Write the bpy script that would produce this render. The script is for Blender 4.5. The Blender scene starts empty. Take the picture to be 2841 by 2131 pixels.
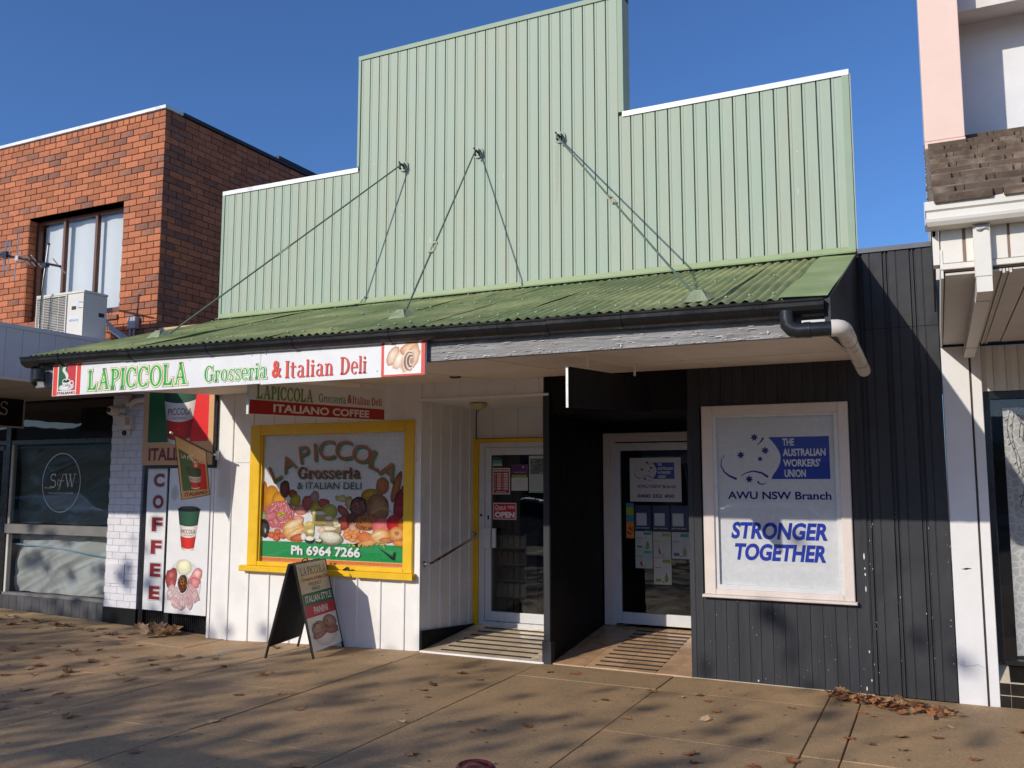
import bpy, math, random
import numpy as np
from mathutils import Vector, Matrix, noise, Quaternion
random.seed(7)
S = bpy.context.scene
COL = S.collection

# ------------------------------------------------------------------ camera
cd = bpy.data.cameras.new("camera"); cam = bpy.data.objects.new("camera", cd); COL.objects.link(cam)
YAW, PITCH, ROLL = .4491, .1095, .0003
fw = Vector((-math.sin(YAW)*math.cos(PITCH), math.cos(YAW)*math.cos(PITCH), math.sin(PITCH)))
rt = Vector((math.cos(YAW), math.sin(YAW), 0)); up = rt.cross(fw)
M = Matrix((rt, up, -fw)).transposed().to_4x4(); M.translation = Vector((0, -8.0688, 1.76))
cam.matrix_world = M
cd.sensor_width = 36; cd.sensor_fit = 'HORIZONTAL'; cd.lens = 36*2444.96/2841
cd.clip_start = .05; cd.clip_end = 2000
S.camera = cam

# ------------------------------------------------------------------ sky, sun, exposure
SUN = Vector((-.48, -1, .505)).normalized()          # towards the sun
w = bpy.data.worlds.new("World"); S.world = w; w.use_nodes = True
nt = w.node_tree; bg = nt.nodes['Background']
sky = nt.nodes.new('ShaderNodeTexSky'); sky.sky_type = 'NISHITA'; sky.sun_disc = False
sky.sun_elevation = math.asin(SUN.z); sky.sun_rotation = math.atan2(SUN.x, SUN.y)
sky.altitude = 150; sky.air_density = 1.0; sky.dust_density = 1.3; sky.ozone_density = 7.0
tint = nt.nodes.new('ShaderNodeVectorMath'); tint.operation = 'MULTIPLY'; tint.inputs[1].default_value = (.76, .87, 1.03)
nt.links.new(sky.outputs[0], tint.inputs[0]); nt.links.new(tint.outputs[0], bg.inputs[0]); bg.inputs[1].default_value = .13
sl = bpy.data.lights.new("sun", 'SUN'); sl.energy = 3.25; sl.angle = math.radians(.53); sl.color = (1, .915, .79)
so = bpy.data.objects.new("sun", sl); COL.objects.link(so)
so.rotation_euler = (-SUN).to_track_quat('-Z', 'Y').to_euler()
S.view_settings.view_transform = 'Standard'; S.view_settings.look = 'None'
S.view_settings.gamma = 1; S.view_settings.exposure = 0.12; S.view_settings.use_curve_mapping = False
S.cycles.max_bounces = 12; S.cycles.diffuse_bounces = 9; S.cycles.transparent_max_bounces = 12

# ------------------------------------------------------------------ helpers
def lin(h):
    h = h.lstrip('#'); c = [int(h[i:i+2], 16)/255 for i in (0, 2, 4)]
    return tuple((x/12.92 if x <= .04045 else ((x+.055)/1.055)**2.4) for x in c)

def nodes(m):
    m.use_nodes = True; return m.node_tree

def mat(name, col, rough=.6, metal=0, var=.08, scale=6, bump=0, bscale=40, spec=.5, col2=None, c2scale=3, c2lo=.45, c2hi=.6,
        stretch=None, isl=0, obr=0, coat=0):
    """painted / natural surface: base colour with fine and broad variation, optional second colour in patches, bump"""
    m = bpy.data.materials.new(name); t = nodes(m); N = t.nodes; L = t.links
    b = N['Principled BSDF']; b.inputs['Roughness'].default_value = rough; b.inputs['Metallic'].default_value = metal
    b.inputs['Specular IOR Level'].default_value = spec
    if coat: b.inputs['Coat Weight'].default_value = coat; b.inputs['Coat Roughness'].default_value = .12
    tc = N.new('ShaderNodeTexCoord'); mp = N.new('ShaderNodeMapping'); L.new(tc.outputs['Object'], mp.inputs[0])
    geo = N.new('ShaderNodeNewGeometry')
    if stretch: mp.inputs['Scale'].default_value = stretch
    n = N.new('ShaderNodeTexNoise'); n.inputs['Scale'].default_value = scale; n.inputs['Detail'].default_value = 6
    n.inputs['Roughness'].default_value = .65
    L.new(mp.outputs[0], n.inputs[0])
    mr = N.new('ShaderNodeMapRange'); mr.inputs[1].default_value = .3; mr.inputs[2].default_value = .7
    mr.inputs[3].default_value = 1-var; mr.inputs[4].default_value = 1+var
    L.new(n.outputs[0], mr.inputs[0])
    val = mr.outputs[0]
    if isl or obr:
        oi = N.new('ShaderNodeObjectInfo')
        ad = N.new('ShaderNodeMath'); ad.operation = 'ADD'; L.new(geo.outputs['Random Per Island'], ad.inputs[0]); L.new(oi.outputs['Random'], ad.inputs[1])
        fr = N.new('ShaderNodeMath'); fr.operation = 'FRACT'; L.new(ad.outputs[0], fr.inputs[0])
        m2 = N.new('ShaderNodeMapRange'); m2.inputs[3].default_value = 1-isl; m2.inputs[4].default_value = 1+isl
        L.new(fr.outputs[0], m2.inputs[0])
        mu = N.new('ShaderNodeMath'); mu.operation = 'MULTIPLY'; L.new(val, mu.inputs[0]); L.new(m2.outputs[0], mu.inputs[1]); val = mu.outputs[0]
    base = None
    if col2:
        n2 = N.new('ShaderNodeTexNoise'); n2.inputs['Scale'].default_value = c2scale; n2.inputs['Detail'].default_value = 5
        n2.inputs['Roughness'].default_value = .6
        L.new(mp.outputs[0], n2.inputs[0])
        r2 = N.new('ShaderNodeMapRange'); r2.inputs[1].default_value = c2lo; r2.inputs[2].default_value = c2hi; L.new(n2.outputs[0], r2.inputs[0])
        mx = N.new('ShaderNodeMix'); mx.data_type = 'RGBA'; L.new(r2.outputs[0], mx.inputs[0])
        mx.inputs[6].default_value = (*col, 1); mx.inputs[7].default_value = (*col2, 1); base = mx.outputs[2]
    vm = N.new('ShaderNodeVectorMath'); vm.operation = 'SCALE'
    if base: L.new(base, vm.inputs[0])
    else: vm.inputs[0].default_value = col
    L.new(val, vm.inputs['Scale']); L.new(vm.outputs[0], b.inputs['Base Color'])
    rr = N.new('ShaderNodeMapRange'); rr.inputs[1].default_value = .3; rr.inputs[2].default_value = .7
    rr.inputs[3].default_value = max(.02, rough-.08); rr.inputs[4].default_value = min(1, rough+.08)
    L.new(n.outputs[0], rr.inputs[0]); L.new(rr.outputs[0], b.inputs['Roughness'])
    if bump:
        nb = N.new('ShaderNodeTexNoise'); nb.inputs['Scale'].default_value = bscale; nb.inputs['Detail'].default_value = 4
        L.new(mp.outputs[0], nb.inputs[0])
        bp = N.new('ShaderNodeBump'); bp.inputs['Strength'].default_value = min(1, bump); bp.inputs['Distance'].default_value = .01
        L.new(nb.outputs[0], bp.inputs['Height']); L.new(bp.outputs[0], b.inputs['Normal'])
    return m

def glass_mat(name, tint=(.975, .98, .98), refl=1.0):
    m = bpy.data.materials.new(name); t = nodes(m); N = t.nodes; L = t.links
    N.remove(N['Principled BSDF']); o = N['Material Output']
    tr = N.new('ShaderNodeBsdfTransparent'); tr.inputs[0].default_value = (*tint, 1)
    gl = N.new('ShaderNodeBsdfGlossy'); gl.inputs['Roughness'].default_value = .015
    def mth(op, a_, b_=None):
        q = N.new('ShaderNodeMath'); q.operation = op; q.use_clamp = op != 'ABSOLUTE'
        for i_, v_ in enumerate((a_, b_)):
            if v_ is None: continue
            if isinstance(v_, (int, float)): q.inputs[i_].default_value = v_
            else: L.new(v_, q.inputs[i_])
        return q.outputs[0]
    ge = N.new('ShaderNodeNewGeometry'); dt = N.new('ShaderNodeVectorMath'); dt.operation = 'DOT_PRODUCT'
    L.new(ge.outputs['Normal'], dt.inputs[0]); L.new(ge.outputs['Incoming'], dt.inputs[1])
    fac = mth('ADD', mth('MULTIPLY', mth('POWER', mth('SUBTRACT', 1.0, mth('ABSOLUTE', dt.outputs['Value'])), 5.0), .96), .042*refl)
    nz = N.new('ShaderNodeTexNoise'); nz.inputs['Scale'].default_value = 1.2; tc = N.new('ShaderNodeTexCoord')
    L.new(tc.outputs['Object'], nz.inputs[0]); bp = N.new('ShaderNodeBump'); bp.inputs['Strength'].default_value = .02
    bp.inputs['Distance'].default_value = .2
    L.new(nz.outputs[0], bp.inputs['Height']); L.new(bp.outputs[0], gl.inputs['Normal'])
    mx = N.new('ShaderNodeMixShader')
    L.new(fac, mx.inputs[0]); L.new(tr.outputs[0], mx.inputs[1]); L.new(gl.outputs[0], mx.inputs[2])
    L.new(mx.outputs[0], o.inputs[0]); return m

def print_mat(name, rough=.35, sc=30, lo=.94, hi=1.04):
    m = bpy.data.materials.new(name); t = nodes(m); N = t.nodes; L = t.links
    b = N['Principled BSDF']; b.inputs['Roughness'].default_value = rough
    a = N.new('ShaderNodeAttribute'); a.attribute_name = 'ink'
    tc = N.new('ShaderNodeTexCoord'); n = N.new('ShaderNodeTexNoise'); n.inputs['Scale'].default_value = sc; n.inputs['Detail'].default_value = 5
    L.new(tc.outputs['Object'], n.inputs[0])
    mr = N.new('ShaderNodeMapRange'); mr.inputs[1].default_value = .3; mr.inputs[2].default_value = .7; mr.inputs[3].default_value = lo; mr.inputs[4].default_value = hi
    L.new(n.outputs[0], mr.inputs[0])
    vm = N.new('ShaderNodeVectorMath'); vm.operation = 'SCALE'; L.new(a.outputs['Color'], vm.inputs[0]); L.new(mr.outputs[0], vm.inputs['Scale'])
    L.new(vm.outputs[0], b.inputs['Base Color']); return m

class MB:
    def __init__(s): s.v = []; s.f = []
    def add(s, vs, fs):
        o = len(s.v); s.v += [tuple(p) for p in vs]; s.f += [tuple(i+o for i in q) for q in fs]; return s
    def box(s, x0, x1, y0, y1, z0, z1):
        if x0 > x1: x0, x1 = x1, x0
        if y0 > y1: y0, y1 = y1, y0
        if z0 > z1: z0, z1 = z1, z0
        return s.add([(x0,y0,z0),(x1,y0,z0),(x1,y1,z0),(x0,y1,z0),(x0,y0,z1),(x1,y0,z1),(x1,y1,z1),(x0,y1,z1)],
                     [(0,3,2,1),(4,5,6,7),(0,1,5,4),(1,2,6,5),(2,3,7,6),(3,0,4,7)])
    def cbox(s, x0, x1, y0, y1, z0, z1, c=.003):
        """box whose front (-y) edges are chamfered"""
        return s.add([(x0+c,y0,z0+c),(x1-c,y0,z0+c),(x1-c,y0,z1-c),(x0+c,y0,z1-c),
                      (x0,y0+c,z0),(x1,y0+c,z0),(x1,y0+c,z1),(x0,y0+c,z1),(x0,y1,z0),(x1,y1,z0),(x1,y1,z1),(x0,y1,z1)],
                     [(0,1,2,3),(4,5,1,0),(5,6,2,1),(6,7,3,2),(7,4,0,3),(4,8,9,5),(5,9,10,6),(6,10,11,7),(7,11,8,4),(8,11,10,9)])
    def obox(s, c, ax, ay, az):
        """box from centre and three half-axis vectors"""
        c = Vector(c); ax = Vector(ax); ay = Vector(ay); az = Vector(az)
        vs = [c+sx*ax+sy*ay+sz*az for sz in (-1, 1) for (sx, sy) in ((-1,-1),(1,-1),(1,1),(-1,1))]
        return s.add(vs, [(0,3,2,1),(4,5,6,7),(0,1,5,4),(1,2,6,5),(2,3,7,6),(3,0,4,7)])
    def tube(s, pts, r, n=8, cap=True):
        pts = [Vector(p) for p in pts]; rs = r if isinstance(r, (list, tuple)) else [r]*len(pts)
        vs = []; prev = None
        for i, p in enumerate(pts):
            d = (pts[min(i+1, len(pts)-1)]-pts[max(i-1, 0)]).normalized()
            if prev is None: a = d.orthogonal().normalized()
            else:
                a = prev-d*prev.dot(d); a = a.normalized() if a.length > 1e-6 else d.orthogonal().normalized()
            prev = a; b = d.cross(a)
            vs += [p+(a*math.cos(2*math.pi*k/n)+b*math.sin(2*math.pi*k/n))*rs[i] for k in range(n)]
        fs = [(i*n+k, i*n+(k+1) % n, (i+1)*n+(k+1) % n, (i+1)*n+k) for i in range(len(pts)-1) for k in range(n)]
        if cap: fs += [tuple(reversed(range(n))), tuple((len(pts)-1)*n+k for k in range(n))]
        return s.add(vs, fs)
    def lathe(s, c, prof, n=24, axis='z'):
        vs = []
        for (r, h) in prof:
            for k in range(n):
                a = 2*math.pi*k/n; q = (r*math.cos(a), r*math.sin(a), h)
                if axis == 'y': q = (q[0], q[2], q[1])
                if axis == 'x': q = (q[2], q[0], q[1])
                vs.append((c[0]+q[0], c[1]+q[1], c[2]+q[2]))
        m = len(prof)
        fs = [(i*n+k, i*n+(k+1) % n, (i+1)*n+(k+1) % n, (i+1)*n+k) for i in range(m-1) for k in range(n)]
        fs += [tuple(reversed(range(n))), tuple((m-1)*n+k for k in range(n))]
        return s.add(vs, fs)
    def ext(s, poly, a, b, axis='x', sh=None):
        """extrude a closed 2D polygon; axis x: poly=(y,z); y: poly=(x,z); z: poly=(x,y). sh shifts the far end in 2D"""
        n = len(poly); sh = sh or (0, 0); vs = []
        for t, d in ((a, (0, 0)), (b, sh)):
            for (u, v) in poly:
                u += d[0]; v += d[1]
                vs.append((t, u, v) if axis == 'x' else (u, t, v) if axis == 'y' else (u, v, t))
        fs = [(k, (k+1) % n, n+(k+1) % n, n+k) for k in range(n)]+[tuple(reversed(range(n))), tuple(range(n, 2*n))]
        return s.add(vs, fs)
    def grid(s, fn, nu, nv):
        vs = [fn(i/nu, j/nv) for j in range(nv+1) for i in range(nu+1)]
        fs = [(j*(nu+1)+i, j*(nu+1)+i+1, (j+1)*(nu+1)+i+1, (j+1)*(nu+1)+i) for j in range(nv) for i in range(nu)]
        return s.add(vs, fs)
    def mesh(s, name, smooth=False):
        me = bpy.data.meshes.new(name); me.from_pydata(s.v, [], s.f); me.update()
        if smooth:
            me.polygons.foreach_set('use_smooth', [True]*len(me.polygons))
            if smooth != 'all':
                try: me.set_sharp_from_angle(angle=math.radians(35))
                except Exception: pass
        return me

def fixn(me):
    import bmesh
    b = bmesh.new(); b.from_mesh(me); bmesh.ops.recalc_face_normals(b, faces=b.faces); b.to_mesh(me); b.free()

def origin(p):
    """root transform of a parent whose parts are written in world coordinates"""
    return Matrix.Translation(p['_o']) if '_o' in p else Matrix.Identity(4)

def put(name, mb, m, parent=None, smooth=False, bev=0, kind=None, fix=True, label=None):
    me = mb.mesh(name, smooth) if isinstance(mb, MB) else mb
    if isinstance(mb, MB) and fix: fixn(me)
    if m and not me.materials: me.materials.append(m)
    o = bpy.data.objects.new(name, me); COL.objects.link(o)
    if parent is not None:
        o.parent = parent
        if parent.type == 'EMPTY': o.matrix_parent_inverse = Matrix.Translation(Vector(parent.location)).inverted()
    if bev:
        b = o.modifiers.new('bevel', 'BEVEL'); b.width = bev; b.segments = 2; b.limit_method = 'ANGLE'; b.angle_limit = math.radians(40)
    if kind: o['kind'] = kind
    if label: o['label'] = label
    return o

def thing(name, label, cat, loc=(0, 0, 0), group=None):
    e = bpy.data.objects.new(name, None); COL.objects.link(e); e.location = loc; e.empty_display_size = .1
    e['label'] = label; e['category'] = cat
    if group: e['group'] = group
    return e
def tag(o, label, cat, group=None):
    o['label'] = label; o['category'] = cat
    if group: o['group'] = group
    return o

# ------------------------------------------------------------------ flat print: letters and pictures
_gc = {}
def glyph(ch, bold=0.0, res=4):
    k = (ch, bold)
    if k not in _gc:
        cu = bpy.data.curves.new('t', 'FONT'); cu.body = ch; cu.size = 1; cu.offset = bold; cu.resolution_u = res
        ob = bpy.data.objects.new('t', cu); COL.objects.link(ob)
        dg = bpy.context.evaluated_depsgraph_get(); me = ob.evaluated_get(dg).to_mesh()
        _gc[k] = ([(v.co.x, v.co.y) for v in me.vertices], [tuple(p.vertices) for p in me.polygons])
        ob.evaluated_get(dg).to_mesh_clear(); bpy.data.objects.remove(ob); bpy.data.curves.remove(cu)
    return _gc[k]

def offs(poly, g):
    if not g: return poly
    n = len(poly); a = sum(poly[i][0]*poly[(i+1) % n][1]-poly[(i+1) % n][0]*poly[i][1] for i in range(n))
    if a < 0: poly = poly[::-1]
    out = []
    for i in range(n):
        p = Vector(poly[i-1]); q = Vector(poly[i]); r = Vector(poly[(i+1) % n])
        d1 = (q-p).normalized(); d2 = (r-q).normalized()
        n1 = Vector((d1.y, -d1.x)); n2 = Vector((d2.y, -d2.x)); b = (n1+n2); b = b.normalized() if b.length > 1e-6 else n1
        k = min(1.8, 1/max(.3, b.dot(n1))); out.append(tuple(q+b*g*k))
    return out

# serif face drawn from strokes; cap height 1, x height .7
def SERIF(ch, g=0):
    W = .17; T = .075
    P = []
    def poly(*p): P.append(offs(list(p), g))
    def rect(a, b, c, d): poly((a, b), (c, b), (c, d), (a, d))
    def stem(x, y0, y1, w=W, top=True, bot=True):
        rect(x, y0, x+w, y1)
        if bot: poly((x-.065, y0), (x+w+.065, y0), (x+w+.065, y0+.045), (x+w, y0+.12), (x, y0+.12), (x-.065, y0+.045))
        if top: poly((x, y1-.12), (x+w, y1-.12), (x+w+.065, y1-.045), (x+w+.065, y1), (x-.065, y1), (x-.065, y1-.045))
    def ring(cx, cy, rx, ry, a0=0, a1=360, th=W, tv=T, n=22):
        for i in range(n):
            p = []
            for (aa, inn) in ((i, 0), (i+1, 0), (i+1, 1), (i, 1)):
                a = math.radians(a0+(a1-a0)*aa/n)
                ex, ey = (rx+g, ry+g) if not inn else (max(.005, rx-th-g), max(.005, ry-tv-g))
                p.append((cx+ex*math.cos(a), cy+ey*math.sin(a)))
            P.append(p)
    if ch == 'L': stem(.07, 0, 1); rect(.1, 0, .6, .11); poly((.44, .1), (.6, 0), (.68, .34), (.62, .34)); return P, .74
    if ch == 'A': poly((.1, .03), (.19, .03), (.46, 1), (.38, 1)); poly((.38, 1), (.5, 1), (.8, .03), (.6, .03)); rect(.22, .3, .62, .38); rect(.0, 0, .26, .06); rect(.52, 0, .88, .06); return P, .92
    if ch == 'P': stem(.07, 0, 1); ring(.26, .72, .36, .28, -95, 95, .15); rect(.2, .93, .3, 1); rect(.2, .44, .3, .51); return P, .68
    if ch == 'I': stem(.08, 0, 1); return P, .36
    if ch == 'C': ring(.42, .5, .4, .52, 42, 318, .17, .085); poly((.64, .66), (.72, .66), (.74, .98), (.68, .98)); poly((.66, .04), (.72, .04), (.76, .28), (.7, .28)); return P, .82
    if ch == 'G': ring(.42, .5, .4, .52, 42, 330, .17, .085); poly((.64, .66), (.72, .66), (.74, .98), (.68, .98)); rect(.6, .06, .76, .44); rect(.52, .38, .84, .45); return P, .9
    if ch == 'O': ring(.44, .5, .42, .52, 0, 360, .17, .085, 30); return P, .92
    if ch == 'D': stem(.07, 0, 1); ring(.28, .5, .48, .5, -92, 92, .17, .085); return P, .84
    if ch == 'T': stem(.26, 0, 1); rect(.02, .9, .68, 1); poly((.02, .9), (.1, .9), (.04, .7), (0, .7)); poly((.6, .9), (.68, .9), (.7, .7), (.66, .7)); return P, .72
    if ch == 'i': stem(.07, 0, .68, .14); ring(.14, .87, .09, .09, 0, 360, .085, .085, 12); return P, .32
    if ch == 'l': stem(.07, 0, 1, .14, top=False); poly((.0, .95), (.1, .9), (.21, 1), (.08, 1)); return P, .32
    if ch == 'r': stem(.07, 0, .68, .14); ring(.3, .5, .15, .2, 50, 140, .07, .07, 6); ring(.39, .57, .085, .1, 0, 360, .08, .09, 10); return P, .48
    if ch == 'o': ring(.3, .35, .29, .37, 0, 360, .14, .06, 22); return P, .64
    if ch == 'e': ring(.3, .35, .28, .37, 0, 320, .13, .06, 22); rect(.08, .33, .57, .4); return P, .62
    if ch == 's': ring(.23, .52, .19, .2, 30, 270, .1, .07, 12); ring(.25, .17, .2, .2, -150, 90, .1, .07, 12); poly((.36, .52), (.41, .52), (.43, .72), (.38, .72)); poly((.03, 0), (.08, 0), (.1, .2), (.05, .2)); return P, .5
    if ch == 'a': rect(.36, .05, .5, .5); ring(.29, .5, .21, .22, 0, 160, .12, .07, 10); ring(.25, .2, .2, .21, 60, 330, .12, .06, 14); poly((.36, 0), (.6, 0), (.6, .06), (.5, .14), (.36, .14)); return P, .64
    if ch == 't': rect(.1, .1, .24, .9); rect(0, .6, .42, .68); ring(.25, .14, .15, .16, 180, 320, .12, .06, 8); return P, .44
    if ch == 'n': stem(.07, 0, .68, .14); ring(.3, .45, .22, .25, 0, 150, .13, .07, 10); stem(.39, 0, .45, .14, top=False); return P, .66
    return P, .3

class Art:
    """flat print; u right, v up (metres), layers stacked .12 mm apart"""
    def __init__(s, step=.00012): s.v = []; s.f = []; s.c = []; s.z = 0; s.step = step
    def up(s): s.z += s.step
    def tris(s, pts, faces, col):
        s.up(); o = len(s.v); s.v += [(p[0], p[1], s.z) for p in pts]
        for q in faces: s.f.append(tuple(i+o for i in q)); s.c.append([col]*len(q))
    def poly(s, pts, col): s.tris(pts, [tuple(range(len(pts)))], col)
    def rect(s, x0, y0, x1, y1, col): s.poly([(x0, y0), (x1, y0), (x1, y1), (x0, y1)], col)
    def ell(s, cx, cy, rx, ry, col, n=20, rot=0, rag=0): s.blob(cx, cy, rx, ry, rot, col, col, n, rag)
    def blob(s, cx, cy, rx, ry, rot, ca, cb, n=18, rag=.08, seed=0, hx=-.25, hy=.3, mid=None):
        """picture element: colour runs from ca inside to cb at the rim"""
        s.up(); o = len(s.v); co, si = math.cos(rot), math.sin(rot); rnd = random.Random(seed+int(cx*977+cy*131))
        rim = [1+rnd.uniform(-rag, rag) for _ in range(n)]
        def pt(a, k, f=1): x = rx*k*math.cos(a); y = ry*k*math.sin(a); return (cx+x*co-y*si, cy+x*si+y*co, s.z)
        s.v.append((cx+rx*hx*co*.5, cy+ry*hy*.5, s.z))
        for k in (.6, 1):
            for i in range(n): s.v.append(pt(2*math.pi*i/n, k*rim[i]))
        md = mid or tuple((a*.6+b*.4) for a, b in zip(ca, cb))
        for i in range(n):
            j = (i+1) % n; s.f.append((o, o+1+i, o+1+j)); s.c.append([ca, md, md])
            s.f.append((o+1+i, o+1+n+i, o+1+n+j, o+1+j)); s.c.append([md, cb, cb, md])
    def line(s, pts, w, col):
        s.up()
        for a, b in zip(pts, pts[1:]):
            a = Vector(a); b = Vector(b); d = (b-a); 
            if d.length < 1e-6: continue
            d.normalize(); n = Vector((-d.y, d.x))*w/2; e = d*w*.25; o = len(s.v)
            for p in (a-n-e, b-n+e, b+n+e, a+n-e): s.v.append((p.x, p.y, s.z))
            s.f.append((o, o+1, o+2, o+3)); s.c.append([col]*4); s.z += 1e-6
    def arc(s, cx, cy, rx, ry, a0, a1, w, col, n=24):
        s.line([(cx+rx*math.cos(math.radians(a0+(a1-a0)*i/n)), cy+ry*math.sin(math.radians(a0+(a1-a0)*i/n))) for i in range(n+1)], w, col)
    def text(s, str_, x0, y0, x1, y1, col, bold=0.0, ital=0, base=None):
        """block letters fitted into the box"""
        V, F = glyph(str_, bold)
        if not V: return
        a = min(p[0] for p in V); b = max(p[0] for p in V); c = min(p[1] for p in V); d = max(p[1] for p in V)
        if base is not None: c = 0; d = base
        pts = []
        for p in V:
            v = (p[1]-c)/(d-c); u = (p[0]-a)/(b-a)
            pts.append((x0+u*(x1-x0)+ital*(v-.5)*(y1-y0), y0+v*(y1-y0)))
        s.tris(pts, F, col)
    def serif(s, str_, x0, y0, x1, y1, col, g=0, sp=.03):
        """serif letters: y0 base line, y1 cap height"""
        adv = 0; items = []
        for ch in str_:
            if ch == ' ': adv += .3; continue
            P, w_ = SERIF(ch, g); items.append((adv, P)); adv += w_+sp
        adv -= sp; sx = (x1-x0)/adv; sy = y1-y0; s.up()
        for (a, P) in items:
            for k, p in enumerate(P):
                o = len(s.v); s.v += [(x0+(a+q[0])*sx, y0+q[1]*sy, s.z+k*4e-7) for q in p]
                s.f.append(tuple(range(o, o+len(p)))); s.c.append([col]*len(p))
    def put(s, name, m, parent, O, U, V, kind=None):
        O = Vector(O); U = Vector(U).normalized(); V = Vector(V).normalized(); Nn = U.cross(V)
        me = bpy.data.meshes.new(name); me.from_pydata([tuple(O+U*p[0]+V*p[1]+Nn*p[2]) for p in s.v], [], s.f); me.update()
        at = me.color_attributes.new('ink', 'FLOAT_COLOR', 'CORNER')
        buf = []
        for p, cc in zip(me.polygons, s.c):
            for k in range(p.loop_total): buf += [*cc[k], 1]
        at.data.foreach_set('color', buf)
        return put(name, me, m, parent, kind=kind)

def gz(x):
    P = [(-40, 0), (-11.6, 0), (-10.3, -.03), (-9.0, -.06), (-7.66, -.09), (-6.34, -.04), (-4.89, 0), (40, 0)]
    for (a, za), (b, zb) in zip(P, P[1:]):
        if a <= x <= b: return za+(zb-za)*(x-a)/(b-a)
    return 0
# ------------------------------------------------------------------ materials
M_green = mat('pale_green_steel', (.365, .44, .345), .62, var=.06, scale=4, spec=.3, stretch=(2.5, 2.5, .5), col2=(.39, .435, .335), c2scale=1.3)
M_greentrim = mat('green_flashing', (.29, .375, .275), .55, var=.08, spec=.3)
M_whitecap = mat('white_flashing', (.74, .75, .74), .4, var=.1, scale=9, col2=(.5, .52, .5), c2scale=6, c2lo=.55, c2hi=.75)
M_roof = mat('faded_green_iron', (.20, .255, .09), .6, var=.28, scale=3.5, bump=.15, bscale=12, col2=(.38, .40, .16), c2scale=1.5, c2lo=.42, c2hi=.62)
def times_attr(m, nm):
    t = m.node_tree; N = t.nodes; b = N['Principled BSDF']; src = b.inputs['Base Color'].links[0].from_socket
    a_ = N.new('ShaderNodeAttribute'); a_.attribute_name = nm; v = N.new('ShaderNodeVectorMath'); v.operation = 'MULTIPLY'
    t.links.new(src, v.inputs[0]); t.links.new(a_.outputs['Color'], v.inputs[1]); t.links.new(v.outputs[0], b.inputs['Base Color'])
times_attr(M_roof, 'valley_tone')
M_black = mat('black_gloss_paint', (.013, .013, .014), .28, var=.2, bump=.05, bscale=14)
M_blackwall = mat('charcoal_painted_ply', (.042, .043, .048), .6, var=.22, scale=4, bump=.35, bscale=26, stretch=(3.2, 3.2, .35), col2=(.045, .047, .053), c2scale=1.5, spec=.15)
M_darksteel = mat('charcoal_sheet_steel', (.042, .043, .048), .5, var=.2, scale=2.5, bump=.2, bscale=7, col2=(.05, .053, .06), c2scale=2.2, c2lo=.5, c2hi=.7, spec=.2)
M_deepblack = mat('matt_black_paint', (.004, .004, .005), .6, var=.2, spec=.2)
M_fascia = mat('peeling_grey_timber', (.20, .195, .195), .55, var=.3, scale=14, bump=.7, bscale=22, stretch=(.35, 3, 3), col2=(.33, .33, .34), c2scale=5, c2lo=.5, c2hi=.68)
M_flake = mat('bare_flaking_paint', (.62, .6, .57), .7, var=.2)
M_soffit = mat('warm_white_soffit', (.86, .78, .68), .6, var=.05, scale=1.5, col2=(.80, .72, .61), c2scale=.8)
M_white = mat('white_weatherboard_paint', (.82, .81, .79), .5, var=.05, scale=3, bump=.04, bscale=25, col2=(.66, .67, .68), c2scale=2.5, c2lo=.6, c2hi=.8)
M_yellow = mat('yellow_gloss_paint', (.80, .49, .012), .38, var=.07, scale=7, bump=.05, bscale=30)
M_pinkwhite = mat('cream_pink_timber', (.70, .62, .57), .5, var=.05, scale=8)
M_alu = mat('white_aluminium', (.66, .67, .68), .3, var=.05)
M_steel = mat('brushed_steel', (.55, .54, .52), .25, metal=1, var=.1)
M_wire = mat('green_painted_rod', (.10, .15, .11), .5, var=.25, scale=25)
M_galv = mat('galvanised', (.42, .43, .42), .45, metal=.7, var=.2, scale=30)
M_pvc = mat('cream_white_pvc', (.74, .68, .60), .3, var=.08, scale=5)
M_pvcblack = mat('black_pvc', (.018, .019, .021), .22, var=.15)
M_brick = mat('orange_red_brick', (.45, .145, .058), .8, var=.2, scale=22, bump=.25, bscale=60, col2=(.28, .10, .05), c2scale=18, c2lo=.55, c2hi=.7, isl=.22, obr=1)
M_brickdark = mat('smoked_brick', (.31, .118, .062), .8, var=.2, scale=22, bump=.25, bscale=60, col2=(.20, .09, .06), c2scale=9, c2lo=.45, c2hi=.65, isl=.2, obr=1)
M_mortar = mat('dark_mortar', (.16, .06, .036), .95, var=.2, scale=30)
M_wbrick = mat('white_painted_brick', (.72, .71, .75), .55, var=.07, scale=9, bump=.3, bscale=45, isl=.05, obr=1)
M_wmortar = mat('painted_mortar', (.46, .45, .48), .8, var=.15, scale=20)
M_brown = mat('brown_window_frame', (.13, .045, .025), .4, var=.15)
M_blind = mat('pale_roller_blind', (.64, .67, .66), .8, var=.04, scale=2)
M_ac = mat('beige_enamel', (.66, .62, .54), .4, var=.05, scale=4, col2=(.55, .5, .42), c2scale=3, c2lo=.6, c2hi=.8)
M_acdark = mat('dark_louvre_gap', (.03, .028, .025), .7)
M_whitesteel = mat('white_sheet_steel', (.62, .64, .70), .45, var=.06)
M_beige = mat('pale_sandstone_band', (.62, .42, .27), .8, var=.15, scale=8)
M_greyframe = mat('grey_metal_frame', (.17, .165, .16), .5, var=.12)
M_plinth = mat('grey_tile', (.085, .085, .09), .35, var=.2, scale=5, isl=.2, obr=1)
M_slat = mat('timber_slat_soffit', (.34, .29, .23), .6, var=.12, scale=4, isl=.1, obr=1)
M_darkbeam = mat('dark_brown_beam', (.045, .028, .02), .6, var=.2)
M_poly = mat('grey_interior', (.10, .10, .095), .9, var=.1)
M_room = mat('dim_room', (.035, .033, .03), .95, var=.1)
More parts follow.
